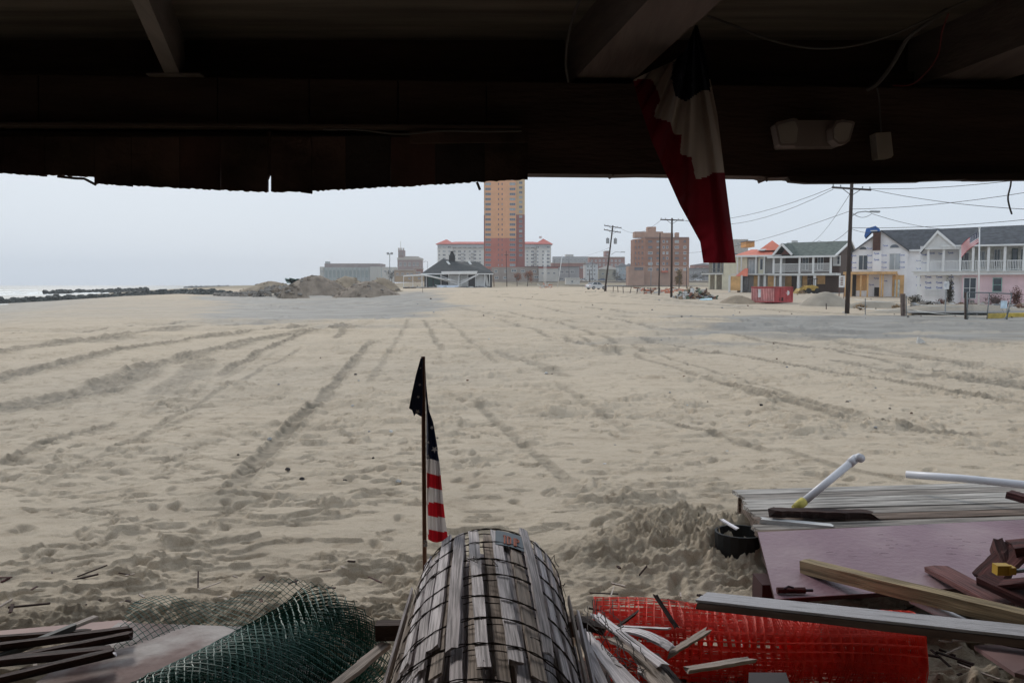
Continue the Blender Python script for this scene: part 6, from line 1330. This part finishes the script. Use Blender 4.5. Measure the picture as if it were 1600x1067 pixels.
# ---- broken slats beside the roll
def bslat(label, a, b, w_=.038, t_=.009, m_=None, bow=0., rg=.02): o = plank('loose_lath', W(*a), W(*b), w_, t_, m_ or random.choice(gw), None, ragged=rg, warp=.002, bow=bow, seg=9); return tag(o, label, 'slat', 'broken slats beside the fence roll')
bslat('long pale broken slat leaning up left over the orange roll', (930, 960, 3.25), (1035, 1040, 2.75), .04, .012, gw[0])
bslat('wide curved pale slat under the long broken slat', (965, 985, 3.2), (1045, 1010, 3.0), .05, .01, gw[0], .02)
bslat('dark thin splinter standing up against the orange roll', (1024, 930, 3.3), (1057, 980, 3.15), .018, .006, char)
bslat('dark frayed slat pointing up right in the orange roll middle', (1045, 1022, 3.0), (1100, 988, 3.05), .034, .009, gw[2], rg=.03)
bslat('short grey slat lying flat at the bottom left of the grey board', (1070, 1047, 3.1), (1175, 1030, 3.2), .035, .014, gw[2])
bslat('thin pale splinter lying along the orange roll', (965, 978, 3.3), (1043, 982, 3.2), .014, .006, gw[0])
bslat('small dark splinter pointing right from the long slat', (955, 985, 3.25), (994, 958, 3.25), .02, .006, char)
bslat('long pale slat next to the roll, first from the roll', (915, 990, 3.05), (985, 1085, 2.5), .038, .009, gw[0]); bslat('long grey slat next to the roll, second from the roll', (925, 1000, 3.05), (1010, 1090, 2.5), .04, .009, gw[1])
bslat('brownish curved slat dropping below the long broken slat', (960, 1000, 3.05), (1060, 1090, 2.6), .045, .009, gw[2], .03); bslat('dark slat bundle edge dropping to the bottom right', (1020, 1020, 2.9), (1075, 1090, 2.6), .03, .012, char); bslat('narrow grey slat close against the roll side', (905, 985, 3.0), (950, 1085, 2.45), .03, .009, gw[1])
bslat('narrow dark slat half under the pale ones', (985, 1010, 3.), (1040, 1090, 2.55), .035, .009, gw[2]); bslat('pale slat end poking out right of the bundle', (1000, 1045, 2.8), (1050, 1085, 2.6), .036, .01, gw[0])
one('metal_bracket', MB().mat(char).beam(W(896, 968, 3.3), W(945, 984, 3.25), .045, .03), 'short dark metal bar behind the broken slats', 'bar')
wb = MB().mat(wireb)
for i in range(11):
    x0 = random.uniform(905, 960); P = [W(x0, random.uniform(935, 960), 3.15)]
    for j in range(7): P.append(W(x0+j*random.uniform(4, 14)+random.uniform(-5, 5), 960+j*16+random.uniform(-8, 8), 3.1-.06*j-.02))
    Q = []
    for k in range(len(P)-1): Q += [P[k], P[k].lerp(P[k+1], .5)+Vector((random.uniform(-.006, .006), 0, random.uniform(-.004, .01)))]
    wb.tube(Q+[P[-1]], .0016, 4)
one('loose_wire', wb, 'tangle of thin rusty wire over the broken slats', 'wire', kind='stuff')
mb = MB()
for i in range(330):
    x = random.uniform(-20, 1620); y = random.uniform(945, 1075) if random.random() < .75 else random.uniform(880, 950)
    if 590 < x < 940: continue
    p = G(x, y, .03); L = random.uniform(.02, .14)*random.choice((.4, 1)); a = random.uniform(0, 3.14); mb.mat(random.choice([gw[2], gw[2], char, char, char, dred_b, rust_b])); v = Vector((math.cos(a), math.sin(a), random.uniform(-.1, .2)))*L
    p.z = random.uniform(.0, .06); mb.beam(p-v, p+v, random.uniform(.006, .022), random.uniform(.004, .012))
one('wood_splinters', mb, 'small wood splinters and scraps scattered on the sand among the debris', 'splinters', kind='stuff')
for i, (a, b, w_, t_, m_, lb) in enumerate((((600, 1010, 3.45), (520, 1075, 3.2), .05, .02, gw[2], 'grey board end poking out left of the slat roll base'), ((1500, 985, 4.0), (1640, 1012, 3.7), .09, .03, char, 'dark board under the grey handrail at the right edge'))):
    o = plank('scrap_board', W(*a), W(*b), w_, t_, m_, None, ragged=.02, warp=.004); tag(o, lb, 'board')
# ================================================================ HAZE
hm = bpy.data.materials.new('haze_air'); hm.use_nodes = True; hn = hm.node_tree; hn.nodes.clear(); pvv = hn.nodes.new('ShaderNodeVolumePrincipled'); pvv.inputs['Density'].default_value = .0003; pvv.inputs['Color'].default_value = (.93, .95, 1, 1); pvv.inputs['Anisotropy'].default_value = .1
ho_ = hn.nodes.new('ShaderNodeOutputMaterial'); hn.links.new(pvv.outputs[0], ho_.inputs['Volume'])
hz2 = MB().mat(hm).bb(-3300, 3300, -60, 3500, -45, 92).build('haze'); hz2['kind'] = 'stuff'
